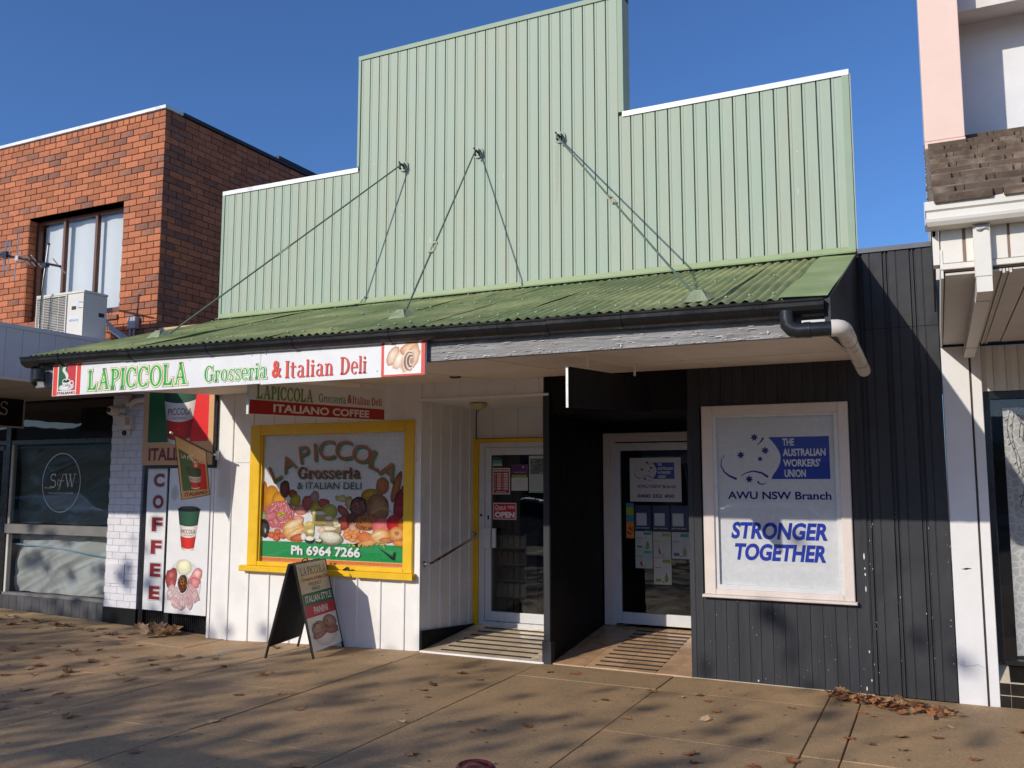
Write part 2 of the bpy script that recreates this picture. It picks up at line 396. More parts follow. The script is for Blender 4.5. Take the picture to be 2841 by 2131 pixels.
M_pink = mat('salmon_pink_render', (.80, .58, .49), .7, var=.04, scale=5, bump=.15, bscale=30)
M_stucco = mat('white_render', (.74, .735, .74), .7, var=.04, scale=4, bump=.15, bscale=35)
M_cream = mat('cream_sheet', (.74, .71, .64), .45, var=.05, scale=4)
M_creamdark = mat('weathered_cream_panel', (.60, .57, .52), .5, var=.08, scale=4)
M_rooftile = mat('brown_concrete_tile', (.15, .105, .075), .85, var=.2, scale=10, bump=.25, bscale=50, col2=(.33, .26, .205), c2scale=5, c2lo=.5, c2hi=.72, isl=.2, obr=1)
M_blacktile = mat('black_glazed_tile', (.015, .013, .012), .12, var=.3, isl=.2, obr=1)
M_grout = mat('cream_grout', (.5, .44, .33), .8, var=.15)
M_floortile = mat('buff_floor_tile', (.72, .56, .38), .22, var=.16, scale=6, bump=.08, bscale=20, isl=.12, obr=1)
M_floortile2 = mat('terracotta_floor_tile', (.60, .37, .21), .28, var=.22, scale=5, bump=.08, bscale=20, isl=.12, obr=1)
M_rubber = mat('black_grip_strip', (.02, .02, .02), .8, var=.2)
M_glass = glass_mat('window_glass'); M_glassd = glass_mat('shop_glass', (.80, .83, .82), 1.2)
M_print = print_mat('printed_sheet', .38); M_printgloss = print_mat('vinyl_print', .22); M_photo = print_mat('printed_photograph', .22, 42, .86, 1.08); M_flatroof = mat('flat_green_flashing', (.23, .31, .115), .55, var=.25, scale=3, col2=(.30, .36, .17), c2scale=2)
M_red = mat('maroon_gloss_enamel', (.085, .010, .010), .22, var=.1)
M_orangepole = mat('brown_pole', (.05, .03, .02), .5)

# concrete footpath
def concrete():
    m = bpy.data.materials.new('worn_tan_concrete'); t = nodes(m); N = t.nodes; L = t.links; b = N['Principled BSDF']
    tc = N.new('ShaderNodeTexCoord'); P = tc.outputs['Object']
    def noise_(sc, det=6, ro=.6):
        n = N.new('ShaderNodeTexNoise'); n.inputs['Scale'].default_value = sc; n.inputs['Detail'].default_value = det; n.inputs['Roughness'].default_value = ro
        L.new(P, n.inputs[0]); return n.outputs[0]
    def rng(x, a, b_, c, d):
        r = N.new('ShaderNodeMapRange'); r.inputs[1].default_value = a; r.inputs[2].default_value = b_; r.inputs[3].default_value = c; r.inputs[4].default_value = d
        L.new(x, r.inputs[0]); return r.outputs[0]
    def mix(f, a, b_):
        x = N.new('ShaderNodeMix'); x.data_type = 'RGBA'; L.new(f, x.inputs[0])
        for i, q in ((6, a), (7, b_)):
            if isinstance(q, tuple): x.inputs[i].default_value = (*q, 1)
            else: L.new(q, x.inputs[i])
        return x.outputs[2]
    c = mix(rng(noise_(1.1), .35, .65, 0, 1), (.50, .312, .148), (.36, .232, .115))
    c = mix(rng(noise_(.8, 8, .72), .49, .60, 0, .7), c, (.30, .20, .11))
    c = mix(rng(noise_(5), .5, .75, 0, .55), c, (.26, .18, .105))
    c = mix(rng(noise_(70, 3, .7), .5, .7, 0, .8), c, (.58, .43, .28))
    c = mix(rng(noise_(26, 4, .75), .5, .68, 0, .5), c, (.27, .185, .115))
    c = mix(rng(noise_(34, 3, .8), .56, .7, 0, .6), c, (.62, .47, .31))
    c = mix(rng(noise_(110, 2, .7), .58, .7, 0, .75), c, (.10, .07, .045))
    v = N.new('ShaderNodeTexVoronoi'); v.inputs['Scale'].default_value = 5.5; v.inputs['Randomness'].default_value = 1; L.new(P, v.inputs[0])
    sp = N.new('ShaderNodeMath'); sp.operation = 'LESS_THAN'; sp.inputs[1].default_value = .075; L.new(v.outputs['Distance'], sp.inputs[0])
    g2 = N.new('ShaderNodeMath'); g2.operation = 'MULTIPLY'; L.new(sp.outputs[0], g2.inputs[0]); L.new(rng(noise_(1.7), .48, .56, 0, .75), g2.inputs[1])
    c = mix(g2.outputs[0], c, (.075, .055, .045))
    oi = N.new('ShaderNodeObjectInfo'); vs = N.new('ShaderNodeVectorMath'); vs.operation = 'SCALE'; L.new(c, vs.inputs[0]); L.new(rng(oi.outputs['Random'], 0, 1, .93, 1.05), vs.inputs['Scale'])
    L.new(vs.outputs[0], b.inputs['Base Color'])
    L.new(rng(noise_(3), .3, .7, .62, .85), b.inputs['Roughness'])
    bp = N.new('ShaderNodeBump'); bp.inputs['Strength'].default_value = .55; bp.inputs['Distance'].default_value = .006
    L.new(noise_(95, 4, .7), bp.inputs['Height']); L.new(bp.outputs[0], b.inputs['Normal'])
    return m
M_conc = concrete()
M_asphalt = mat('asphalt', (.20, .18, .155), .85, var=.25, scale=60, bump=.6, bscale=120)
M_joint = mat('dirt_filled_joint', (.035, .025, .018), .95)
M_seal = mat('pale_joint_mortar', (.42, .33, .22), .9, var=.2, scale=20)

# ------------------------------------------------------------------ ground, road, footpath
put('ground', MB().grid(lambda u, v: (-350+700*u, -350+700*v, -.17), 10, 10), mat('dry_earth', (.26, .20, .13), .95, var=.2, scale=.5), kind='structure')
put('road', MB().grid(lambda u, v: (-90+180*u, -24+14.9*v, -.13), 4, 2), M_asphalt, kind='structure')
mb = MB()
for y in (-11.8,):
    for k in range(14): mb.box(-40+6*k, -39.88+6*k, -14.5, -9.4, -.1295, -.126)
put('parking_lines', mb, mat('road_paint', (.7, .7, .68), .7, var=.15, scale=20), kind='structure')
xs = [-13.0, -11.65, -10.33, -9.0, -7.66, -6.34, -4.892, -3.569, -2.249, -.891, -.645, .72, 2.05, 3.4]
far = [-40, -33, -27, -22, -18, -15.6, -14.3]
mb = MB()
X = [-40, -13, -11.6, -10.3, -9, -7.66, -6.34, -4.89, 0, 40]
for a, b in zip(X, X[1:]): mb.add([(a, -9, gz(a)-.035), (b, -9, gz(b)-.035), (b, .12, gz(b)-.035), (a, .12, gz(a)-.035)], [(0, 1, 2, 3)])
pave = put('footpath', mb, M_joint, kind='structure', fix=False)
kerb = put('kerb', MB().box(-40, 40, -9.12, -8.99, -.16, 0.0), mat('kerb_concrete', (.34, .31, .27), .85, var=.15, scale=12), kind='structure', bev=.015)
ys = [.13, -.59, -1.938, -3.22, -4.55, -5.9, -7.25, -8.98]
for i, (a, b) in enumerate(zip(xs, xs[1:])):
    for j, (y1, y0) in enumerate(zip(ys, ys[1:])):
        g = .0042; gy = .0026
        dz = random.uniform(-.002, .002)
        x0, x1 = a+g+random.uniform(-.002, .002), b-g; za, zb = gz(a)+dz, gz(b)+dz
        if y1 > 0: y1_ = .13
        else: y1_ = y1-gy
        y0_ = y0+gy; c = .004
        # slab: top face with worn, chamfered rim
        vs = [(x0+c, y0_+c, za), (x1-c, y0_+c, zb), (x1-c, y1_-c, zb), (x0+c, y1_-c, za),
              (x0, y0_, za-.006), (x1, y0_, zb-.006), (x1, y1_, zb-.006), (x0, y1_, za-.006),
              (x0, y0_, za-.03), (x1, y0_, zb-.03), (x1, y1_, zb-.03), (x0, y1_, za-.03)]
        fs = [(0, 1, 2, 3)]+[(4+k, 4+(k+1) % 4, (k+1) % 4, k) for k in range(4)]+[(8+k, 8+(k+1) % 4, 4+(k+1) % 4, 4+k) for k in range(4)]
        put('paving_slab', MB().add(vs, fs), M_conc, pave, fix=False)
for (y, xa, xb) in ((-.59, -7.66, .7), (-1.938, -9, -.9), (-3.22, -7.66, -3.6)):
    for a, b in zip(xs, xs[1:]):
        if a >= xa-.01 and b <= xb+.03:
            put('joint_seal', MB().add([(a+.012, y-.0045, gz(a)-.001), (b-.012, y-.0045, gz(b)-.001), (b-.012, y+.0045, gz(b)-.001), (a+.012, y+.0045, gz(a)-.001)], [(0, 1, 2, 3)]), M_seal, pave, fix=False)
# pavement outside the frame, both ways
mb = MB(); mb.box(-40, -13.005, -8.98, .1, -.1, 0); mb.box(3.405, 40, -8.98, .1, -.1, 0)
put('footpath_continuation', mb, M_conc, kind='structure')
mb = MB(); mb.box(-90, 90, -31, -24, -.16, 0)
put('far_footpath', mb, M_conc, kind='structure')
# round service cover
mb = MB(); mb.lathe((-7.0, -.66, gz(-7.0)), [(.001, .004), (.1, .004), (.115, .003), (.12, -.01)], 28)
c = put('service_cover', mb, mat('cover_concrete', (.42, .33, .23), .8, var=.15, scale=20), smooth=True)
tag(c, 'round pale service cover set in the footpath before the white wall', 'cover')
mb = MB().box(-.12, -.09, -.62, -.40, 0.0, .004)
c = put('drain_slot', mb, M_joint); tag(c, 'small dark slot in the footpath beside the leaf drift', 'drain')
# ------------------------------------------------------------------ the two-shop building under the green parapet
XL, XR = -7.862, -.56
B = thing('shop_building', 'twin shop with pale green stepped metal parapet over a corrugated green awning', 'building', (-4.2, .1, 0))
ZJ = 3.735; PIT = .12445
def pan(x0, x1, z0, z1):
    """one rib-to-rib width of the sheeting, front at y=-.03"""
    pr = [(x0, .010), (x0+.011, .010), (x0+.0135, -.0275), (x0+.032, -.0275), (x0+.036, -.0245), (x0+.046, -.0245), (x0+.050, -.026), (x1, -.026), (x1, .010)]
    mb = MB(); n = len(pr)
    vs = [(x, y, z0) for x, y in pr]+[(x, y, z1) for x, y in pr]
    mb.add(vs, [(k, k+1, n+k+1, n+k) for k in range(n-1)]); return mb
ph = -5.8185
k0 = math.floor((XL-ph)/PIT)-1
for k in range(k0, k0+64):
    a = ph+k*PIT; b = a+PIT
    if b <= XL+.03 or a >= XR-.03: continue
    a_, b_ = max(a, XL+.02), min(b, XR-.02); m_ = (a_+b_)/2
    top = 6.62 if -5.825 < m_ < -2.668 else (5.30 if m_ < -4 else 5.36)
    if -5.83 < m_ < -2.65 or m_ < -5.83 or m_ > -2.66:
        put('cladding_panel', pan(a_, b_, ZJ-.05, top), M_green, B, fix=False)
# parapet frame behind the sheeting and its flashings
mb = MB(); mb.box(XL, -5.82, .011, .16, ZJ-.2, 5.30); mb.box(-5.819, -2.672, .011, .16, ZJ-.2, 6.62); mb.box(-2.671, XR, .011, .16, ZJ-.2, 5.36)
put('parapet_frame', mb, M_greentrim, B)
def flash(x0, x1, z, m_, h=.045, dz=0):
    # folded cap: face, top and back lip
    poly = [(-.040, z-h), (-.034, z-h), (-.034, z-.004), (.165, z+.004), (.165, z-.03), (.17, z-.03), (.17, z+.012), (-.040, z+.004)]
    put('cap_flashing', MB().ext(poly, x0, x1, 'x', (0, dz)), m_, B)
flash(XL-.006, -5.829, 5.335, M_whitecap, .048, -.012)
flash(-2.66, XR+.006, 5.395, M_whitecap, .048)
flash(-5.848, -2.642, 6.658, M_greentrim, .045)
def side(x0, x1, z0, z1): put('side_flashing', MB().box(x0, x1, -.038, .168, z0, z1), M_greentrim, B)
side(XL-.008, XL+.03, ZJ-.02, 5.286); side(-5.846, -5.815, 5.34, 6.612); side(-2.70, -2.645, 5.40, 6.612); side(XR-.055, XR+.004, ZJ-.02, 5.346)
# flashing at the foot of the parapet
put('apron_flashing', MB().ext([(-.03, ZJ+.055), (-.036, ZJ+.055), (-.045, ZJ+.01), (-.10, ZJ-.012), (-.10, ZJ-.016), (-.03, ZJ)], XL-.004, XR+.004, 'x'), mat('olive_flashing', (.26, .335, .16), .55, var=.15, scale=6), B)

# ---- awning roof of corrugated sheets
def zf(x): return 2.952-.0112*(x-XL)
def rz(x, y): return ZJ-.015+(y/2.5)*(ZJ-.015-zf(x))
ns = 10; sw = (XR-XL)/ns
for i in range(ns):
    x0 = XL+i*sw-.012; x1 = XL+(i+1)*sw+.03; rr = random.Random(i*3+1); sk = rr.uniform(-.012, .012); lift = .004+.004*(i % 2)
    if i == ns-1: x1 = XR-.28
    yb = -2.50+rr.uniform(-.012, .012)
    def f(u, v):
        x = x0+u*(x1-x0); y = -.045+v*(yb+.045)
        d = noise.noise(Vector((x*1.6, y*1.3, i*5)))*.011*min(1, v*3)
        cr = .0105*math.sin(2*math.pi*(x+.012*math.sin(y*1.4+i))/.0762)
        edge = .010*max(0, 1-(x1-x)/.03)+.004*max(0, 1-(x-x0)/.02)
        return (x+sk*v, y, rz(x, y)+cr+d+lift+edge*(.6+.8*noise.noise(Vector((i, y*2.5, 0)))))
    me_ = MB().grid(f, 84 if i < ns-1 else 52, 16).mesh('roof_sheet', 'all')
    at_ = me_.color_attributes.new('valley_tone', 'FLOAT_COLOR', 'POINT'); bf = []
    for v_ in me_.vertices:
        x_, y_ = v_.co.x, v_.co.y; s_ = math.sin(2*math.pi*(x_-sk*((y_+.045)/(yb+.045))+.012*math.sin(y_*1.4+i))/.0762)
        g_ = 1-.33*max(0, -s_+.2)-.16*max(0, noise.noise(Vector((x_*1.1, y_*.9, 4)))*2); g_ *= (.93, 1.05, .97, 1.08, 1.0)[i % 5]; bf += [g_, g_, g_, 1]  # colour darker along the corrugation valleys, in random patches, and varied sheet by sheet
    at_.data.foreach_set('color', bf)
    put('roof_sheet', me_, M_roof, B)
# flat barge flashing along the right end of the roof
put('barge_flashing', MB().grid(lambda u, v: (XR-.29+u*.292, -.03-2.47*v, rz(XR, -.03-2.47*v)+.021-.012*u+.004*math.sin(9*v)), 6, 12), M_flatroof, B, fix=False, smooth=True)
# roof screws
mb = MB()
for i in range(46):
    for y in (-.25, -1.25, -2.3):
        if random.random() < .75:
            x = XL+.1+i*.1524
            if x < XR-.3: mb.lathe((x, y+random.uniform(-.02, .02), rz(x, y)+.016), [(.012, 0), (.012, .004), (.006, .012)], 6)
o = put('roof_screws', mb, M_greentrim, B, kind='stuff')
# end boards of the awning
for x0, x1 in ((XL-.006, XL+.02), (XR-.022, XR+.002)):
    z1 = zf(x0)
    put('end_board', MB().ext([(-2.47, z1-.004), (.004, ZJ-.012), (.004, 2.80), (-.3, 2.79), (-2.40, 2.655), (-2.47, 2.70)], x0, x1, 'x'), M_darksteel if x0 > -4 else M_black, B)
put('end_board_trim', MB().ext([(-2.485, zf(XR)), (-.045, ZJ-.01), (-.045, ZJ-.035), (-2.485, zf(XR)-.03)], XR+.003, XR+.012, 'x'), M_darksteel, B)
put('end_board_post', MB().box(XR+.0025, XR+.016, -2.50, -2.44, 2.66, 2.865), M_darksteel, B)
put('eave_batten', MB().ext([(-2.415, 2.80), (-2.37, 2.80), (-2.37, zf(XL)+.03), (-2.415, zf(XL)+.015)], XL+.021, XR-.023, 'x', (0, zf(XR)-zf(XL))), M_black, B)
put('attic_wall', MB().box(XL+.022, XR-.023, .0125, .03, 2.825, 3.53), M_black, B)
# gutter
gp = [(-2.455, .0), (-2.455, -.094), (-2.472, -.096), (-2.505, -.086), (-2.535, -.066), (-2.550, -.040), (-2.552, -.018), (-2.560, -.012), (-2.562, .002), (-2.548, .002), (-2.546, -.015), (-2.540, -.036), (-2.525, -.056), (-2.50, -.074), (-2.475, -.084), (-2.465, -.08), (-2.465, 0)]
gx = [XL-.05, -6.6, -5.2, -3.8, -2.4, XR-.02]
for a, b in zip(gx, gx[1:]):
    za, zb = zf(a)-.012, zf(b)-.012+random.uniform(-.004, .004)
    put('gutter', MB().ext([(p[0], p[1]+za) for p in gp], a, b-.002, 'x', (0, zb-za)), M_black, B, smooth=False)
xk = XL+.45
while xk < XR:
    za = zf(xk)-.012
    mb = MB().ext([(p[0]-.004 if p[0] < -2.5 else p[0], p[1]+za-.003) for p in gp[:9]]+[(-2.50, za+.004)], xk, xk+.035, 'x')
    mb.box(xk+.004, xk+.03, -2.57, -2.40, za+.003, za+.008); put('gutter_bracket', mb, M_black, B); xk += .92
put('gutter_end', MB().ext([(p[0], p[1]+zf(XR)-.012) for p in gp[:9]], XR-.022, XR-.018, 'x'), M_black, B)
put('gutter_end', MB().ext([(p[0], p[1]+zf(XL)-.012) for p in gp[:9]], XL-.054, XL-.05, 'x'), M_black, B)
# fascia beam with peeling paint
fb = put('fascia_beam', MB().grid(lambda u, v: (XL+.02+u*(XR-XL-.04), -2.425+.003*noise.noise(Vector((u*90, v*3, 0))), 2.655-.004*u+v*.20), 240, 6), M_fascia, B, fix=False)
mb = MB(); mb.box(XL+.02, XR-.02, -2.42, -2.37, 2.652, 2.90); put('fascia_backing', mb, M_fascia, B)
mb = MB()
rr = random.Random(4)
for i in range(170):
    x = rr.uniform(-3.35, -.8); low = rr.random() < .35
    z = 2.653+rr.uniform(0, .012) if low else 2.66+rr.uniform(0, .15); l = rr.uniform(.008, .07) if not low else rr.uniform(.01, .04); h = rr.uniform(.0015, .005)
    mb.add([(x, -2.431, z), (x+l, -2.432-rr.uniform(0, .004), z+rr.uniform(-.002, .002)), (x+l*.8, -2.429, z+h), (x+l*.2, -2.429, z+h*1.2)], [(0, 1, 2, 3)])
for (x, z, s_) in ((-.98, 2.80, .02), (-.93, 2.69, .014), (-1.9, 2.67, .012), (-.70, 2.655, .012)):
    mb.add([(x, -2.434, z-s_), (x+s_*.5, -2.434, z-s_*.2), (x+s_, -2.434, z+s_*.1), (x+s_*.4, -2.434, z+s_*.4), (x, -2.434, z+s_), (x-s_*.3, -2.434, z+.1*s_)], [(0, 1, 2, 3, 4, 5)])
put('paint_flakes', mb, M_flake, B, kind='stuff', fix=False)
# soffit of lining sheets
def sz(y): return 2.66+.14*(y+2.4)/2.4
for a, b in zip((XL+.021, -6.6, -5.35, -4.1, -3.04, -1.8), (-6.6, -5.35, -4.1, -3.04, -1.8, XR-.022)):
    put('soffit_panel', MB().ext([(-2.369, sz(-2.369)), (0.0, 2.80), (0.0, 2.82), (-2.369, sz(-2.369)+.02)], a+.002, b-.002, 'x'), M_soffit, B)
for x in (-6.6, -5.35, -4.1, -3.04, -1.8):
    put('cover_strip', MB().ext([(-2.36, sz(-2.36)-.005), (-.04, sz(-.04)-.005), (-.04, sz(-.04)-.0005), (-2.36, sz(-2.36)-.0005)], x-.014, x+.014, 'x'), M_soffit, B)
put('cover_strip', MB().box(-3.03, XR-.03, -1.02, -.99, sz(-1)-.008, sz(-1)-.002), M_soffit, B)
mb = MB().lathe((-4.13, -.75, sz(-.75)-.016), [(.055, .012), (.06, .004), (.045, 0), (.001, 0)], 20)
put('soffit_vent', mb, M_darkbeam, B, smooth=True)

# ---- tie rods
for (A, F, t, al) in (((-5.211, -.03, 5.243), (-7.04, -1.673, 3.17), .507, 0), ((-4.27, -.03, 5.242), (-4.076, -1.781, 3.13), .62, 0), ((-3.325, -.03, 5.249), (-1.406, -2.242, 2.975), .489, 0)):
    A = Vector(A); F = Vector(F); T = A.lerp(F, t); d = (F-A).normalized()
    hook = A+Vector((0, -.09, -.02)); d = (F-hook).normalized(); T = hook.lerp(F, t)
    R_ = put('tie_rod', MB().tube([hook, T-d*.07], .0085, 8).tube([T+d*.07, F], .0085, 8), M_wire, B, smooth=True)
    s_ = d.cross(Vector((0, 0, 1))).normalized(); u_ = s_.cross(d)
    mb = MB()
    for q in (-1, 1): mb.obox(T+s_*.02*q, d*.075, s_*.005, u_*.007)
    for q in (-1, 1): mb.obox(T+d*.068*q, d*.012, s_*.024, u_*.011)
    put('turnbuckle', mb, mat('turnbuckle_steel', (.42, .42, .28), .5, var=.2, scale=30), R_)
    mb = MB().lathe((A.x, -.036, A.z), [(.062, 0), (.058, -.010), (.03, -.014), (.001, -.014)], 20, 'y')
    an = put('anchor_plate', mb, mat('sealed_plate', (.34, .40, .32), .6, var=.3, scale=25), B, smooth=True)
    mb = MB().tube([A+Vector((0, .0, .0)), A+Vector((0, -.06, .01)), A+Vector((.0, -.085, 0)), hook+Vector((0, 0, -.018)), hook+Vector((0, .02, -.03))], .013, 8)
    mb.tube([A+Vector((.02, -.03, .03)), A+Vector((.035, -.06, -.01)), A+Vector((.03, -.045, -.05))], .009, 6); mb.tube([A+Vector((-.02, -.03, .02)), A+Vector((-.03, -.06, .045))], .008, 6)
    put('anchor_hook', mb, M_black, an, smooth=True)
    # foot: flashed cover over the roof bracket
    r0 = rz(F.x, F.y); pts = []
    base = [(-.085, -.10), (.085, -.09), (.10, .08), (-.07, .10)]
    mb = MB(); vs = [(F.x+a, F.y+b, rz(F.x+a, F.y+b)+.012+random.uniform(0, .012)) for a, b in base]+[(F.x-.03, F.y-.03, r0+.075), (F.x+.03, F.y-.03, r0+.07), (F.x+.025, F.y+.03, r0+.085), (F.x-.025, F.y+.03, r0+.08)]
    mb.add(vs, [(0, 1, 5, 4), (1, 2, 6, 5), (2, 3, 7, 6), (3, 0, 4, 7), (4, 5, 6, 7)]); mb.tube([F-d*.03, F+Vector((0, 0, -.04))], .016, 8)
    put('rod_foot', mb, mat('rusty_green_flashing', (.25, .30, .18), .65, var=.3, scale=12, col2=(.30, .20, .11), c2scale=14, c2lo=.58, c2hi=.66), B)
# rust streak below the right anchor and bird marks on the cladding
mb = MB(); rr = random.Random(5)
for i in range(60):
    x = rr.uniform(XL+.1, XR-.1); z = rr.uniform(3.9, 5.2 if (x < -5.9 or x > -2.7) else 6.5); r = rr.uniform(.003, .008); l = rr.choice((1, 1, 1, 5, 9))
    q = (x-ph) % PIT
    if .066 < q < .115: mb.add([(x-r, -.0268, z-r*l), (x+r*.3, -.0268, z-r*l*1.1), (x+r, -.0268, z+r*.2), (x+r*.3, -.0268, z+r*l*.8), (x-r*.6, -.0268, z+r)], [(0, 1, 2, 3, 4)])
put('bird_marks', mb, M_flake, B, kind='stuff', fix=False)
mb = MB().add([(-3.385, -.0268, 5.18), (-3.345, -.0268, 5.19), (-3.352, -.0268, 4.75), (-3.375, -.0268, 4.55)], [(0, 1, 2, 3)])
put('rust_stain', mb, mat('rust_wash', (.30, .36, .28), .6, var=.2, scale=20, col2=(.34, .33, .24), c2scale=6), B, fix=False)

# ---- downpipe at the right end
dp = thing('downpipe', 'black and cream plastic downpipe elbowing round the awning corner', 'downpipe', (-.7, -2.5, 2.7))
z0 = 2.675
put('pipe_elbow', MB().tube([(-.80, -2.505, 2.80), (-.80, -2.505, 2.755), (-.795, -2.505, 2.715), (-.772, -2.505, 2.688), (-.735, -2.505, z0), (-.70, -2.505, z0)], [.047, .047, .047, .047, .047, .047], 18), M_pvcblack, dp, smooth=True)
put('pipe_collar', MB().tube([(-.7, -2.505, z0), (-.66, -2.505, z0)], .0495, 18), M_pvcblack, dp, smooth=True)
put('pipe', MB().tube([(-.66, -2.505, z0), (-.535, -2.50, z0)], .0455, 18), M_pvcblack, dp, smooth=True)
put('pipe_elbow', MB().tube([(-.545, -2.50, z0+.002), (-.515, -2.495, z0+.002), (-.492, -2.475, z0), (-.48, -2.44, z0-.004), (-.478, -2.1, z0-.022)], .052, 18), M_pvc, dp, smooth=True, label='cream white elbow running back under the eave')
put('pipe', MB().tube([(-.478, -2.12, z0-.020), (-.474, -.95, z0-.085)], .0475, 18), M_pvc, dp, smooth=True, label='cream white pipe running back towards the wall')
put('pipe_band', MB().tube([(-.478, -2.125, z0-.019), (-.478, -2.115, z0-.020)], .054, 18), M_darkbeam, dp, smooth=True)
put('downpipe_bracket', MB().box(-.72, -.56, -2.45, -2.43, 2.70, 2.745), M_galv, dp)
dp2 = put('pipe_stub', MB().tube([(-7.70, -2.50, 2.82), (-7.70, -2.50, 2.72)], .055, 16).tube([(-7.70, -2.50, 2.72), (-7.70, -2.50, 2.70)], [.058, .05], 16), M_pvcblack, smooth=True)
tag(dp2, 'short black pipe stub under the left end of the gutter', 'pipe')

# ---- white deli front: boards and cover battens
wl, wr = -7.90, -4.962
bat = [-7.60, -7.295, -6.99, -6.685, -6.38, -6.075, -5.765, -5.46, -5.16]
edges = [wl]+bat+[wr]
for a, b in zip(edges, edges[1:]):
    m_ = (a+b)/2
    if -7.30 < m_ < -5.1:
        put('wall_panel', MB().box(a+.001, b-.001, 0, .05, gz(a), .76), M_white, B)
        put('wall_panel', MB().box(a+.001, b-.001, 0, .05, 2.40, 2.80), M_white, B)
    else:
        put('wall_panel', MB().box(a+.001, b-.001, 0, .05, gz(a), 1.972), M_white, B)
        put('wall_panel', MB().box(a+.001, b-.001, 0, .05, 1.976, 2.80), M_white, B)
put('wall_backing', MB().box(wl+.002, -7.2, .051, .12, -.1, 2.82).box(-5.1, wr-.002, .051, .12, -.02, 2.82).box(-7.2, -5.1, .051, .12, -.08, .80).box(-7.2, -5.1, .051, .12, 2.32, 2.82), M_white, B)
for x in bat:
    rngs = [(gz(x), .76), (2.40, 2.79)] if -7.3 < x < -5.05 else [(gz(x), 2.79)]
    for z0_, z1_ in rngs: put('batten', MB().cbox(x-.016, x+.016, -.014, -.0005, z0_, z1_, .004), M_white, B)
put('corner_trim', MB().box(wr-.045, wr+.004, -.012, -.001, -.0, 2.60), M_white, B)
put('corner_trim', MB().box(wl-.006, wl+.035, -.012, -.001, -.09, 2.79), M_white, B)

# yellow shop window
yx0, yx1, yz0, yz1 = -7.30, -5.045, .79, 2.41
wy = put('window', MB().box(yx0, yx1, .052, .10, yz0, yz0+.02), M_yellow, B, label='yellow framed shop window')
F_ = .15
for nm, bx in (('frame_stile', (yx0, yx0+F_, yz0, yz1)), ('frame_stile', (yx1-F_+.04, yx1, yz0, yz1)), ('frame_rail', (yx0+F_+.001, yx1-F_+.039, yz1-F_+.03, yz1)), ('frame_rail', (yx0+F_+.001, yx1-F_+.039, yz0, yz0+.05))):
    put('frame', MB().cbox(bx[0], bx[1], -.034, .05, bx[2], bx[3], .006), M_yellow, wy)
put('bead', MB().box(yx0+F_-.03, yx0+F_+.018, -.012, .05, yz0+.05, yz1-F_+.03).box(yx1-F_+.022, yx1-F_+.042, -.012, .05, yz0+.05, yz1-F_+.03), M_yellow, wy)
put('sill', MB().cbox(-7.37, -5.79, -.09, .05, .725, .789, .008), M_yellow, wy)
put('sill', MB().ext([(-5.76, .725), (-5.005, .725), (-5.005, .789), (-5.81, .789)], -.09, .05, 'y'), M_yellow, wy)
# splintered break in the sill
put('broken_sill', MB().add([(-5.89, -.095, .80), (-5.83, -.095, .835), (-5.80, -.095, .83), (-5.78, -.095, .79), (-5.79, -.06, .78), (-5.9, -.06, .785)], [(0, 1, 2, 3, 4, 5)]), M_darkbeam, wy, fix=False)
gx0, gx1, gz0, gz1 = -7.132, -5.155, .842, 2.288
put('pane', MB().box(gx0, gx1, .0, .004, gz0, gz1), M_glass, wy)

# ---- deli entrance recess
D = 1.23; hd = 2.61
put('recess_wall', MB().box(-5.02, -4.963, .051, D, .0, 2.66), M_white, B)
for y in (.20, .42, .64, .86, 1.08): put('batten', MB().box(-4.9625, -4.95, y-.014, y+.014, .10, 2.60), M_white, B)
put('recess_wall', MB().box(-4.96, -3.54, D+.02, D+.08, 2.262, 2.66), M_white, B)
for x in (-4.75, -4.43, -4.11, -3.8): put('batten', MB().box(x-.016, x+.016, D+.006, D+.0195, 2.262, 2.605), M_white, B)
put('recess_ceiling', MB().box(-4.96, -3.54, .001, D+.08, hd, hd+.03), M_white, B)
put('header', MB().box(-4.958, -3.54, .0, .05, hd+.031, 2.80), M_white, B)
put('header_trim', MB().box(-4.99, -3.47, -.035, -.0005, hd-.004, hd+.022), M_white, B)
for x in (-4.80, -4.50, -4.19, -3.88, -3.6): put('batten', MB().box(x-.014, x+.014, -.014, -.0005, hd+.023, 2.79), M_white, B)
# black skirting wedge that follows the ramp
put('skirting', MB().ext([(.0, .0), (1.15, .11), (1.15, .118), (.0, .205)], -4.9495, -4.93, 'x'), M_deepblack, B)
# ramped tiled floor with grip strips
def ramp(xa, xb, ylen, h, nx, ny, mt, nm, z0=.012):
    for i in range(nx):
        for j in range(ny):
            x0 = xa+(xb-xa)*i/nx+.0025; x1 = xa+(xb-xa)*(i+1)/nx-.0025; y0 = -.02+(ylen+.02)*j/ny+.0025; y1 = -.02+(ylen+.02)*(j+1)/ny-.0025
            za, zb = z0+h*max(0, y0)/ylen, z0+h*y1/ylen
            mb = MB().add([(x0, y0, za), (x1, y0, za), (x1, y1, zb), (x0, y1, zb), (x0, y0, za-.02), (x1, y0, za-.02), (x1, y1, zb-.02), (x0, y1, zb-.02)], [(0, 1, 2, 3), (4, 5, 1, 0), (5, 6, 2, 1), (6, 7, 3, 2), (7, 4, 0, 3)])
            put('floor_tile', mb, mt, fl, fix=False)
fl = put('entry_floor', MB().ext([(-.02, -.03), (-.02, .005), (D, .107), (D, -.03)], -4.93, -3.545, 'x'), M_grout, B, label='buff tiled ramp of the deli entrance')
ramp(-4.93, -3.545, D, .10, 5, 5, M_floortile, 'f')
for k in range(7):
    y = .06+k*.163; z = .0135+.10*y/D
    put('grip_strip', MB().box(-4.74+.0*k, -3.72, y, y+.04, z, z+.006), M_rubber, B)
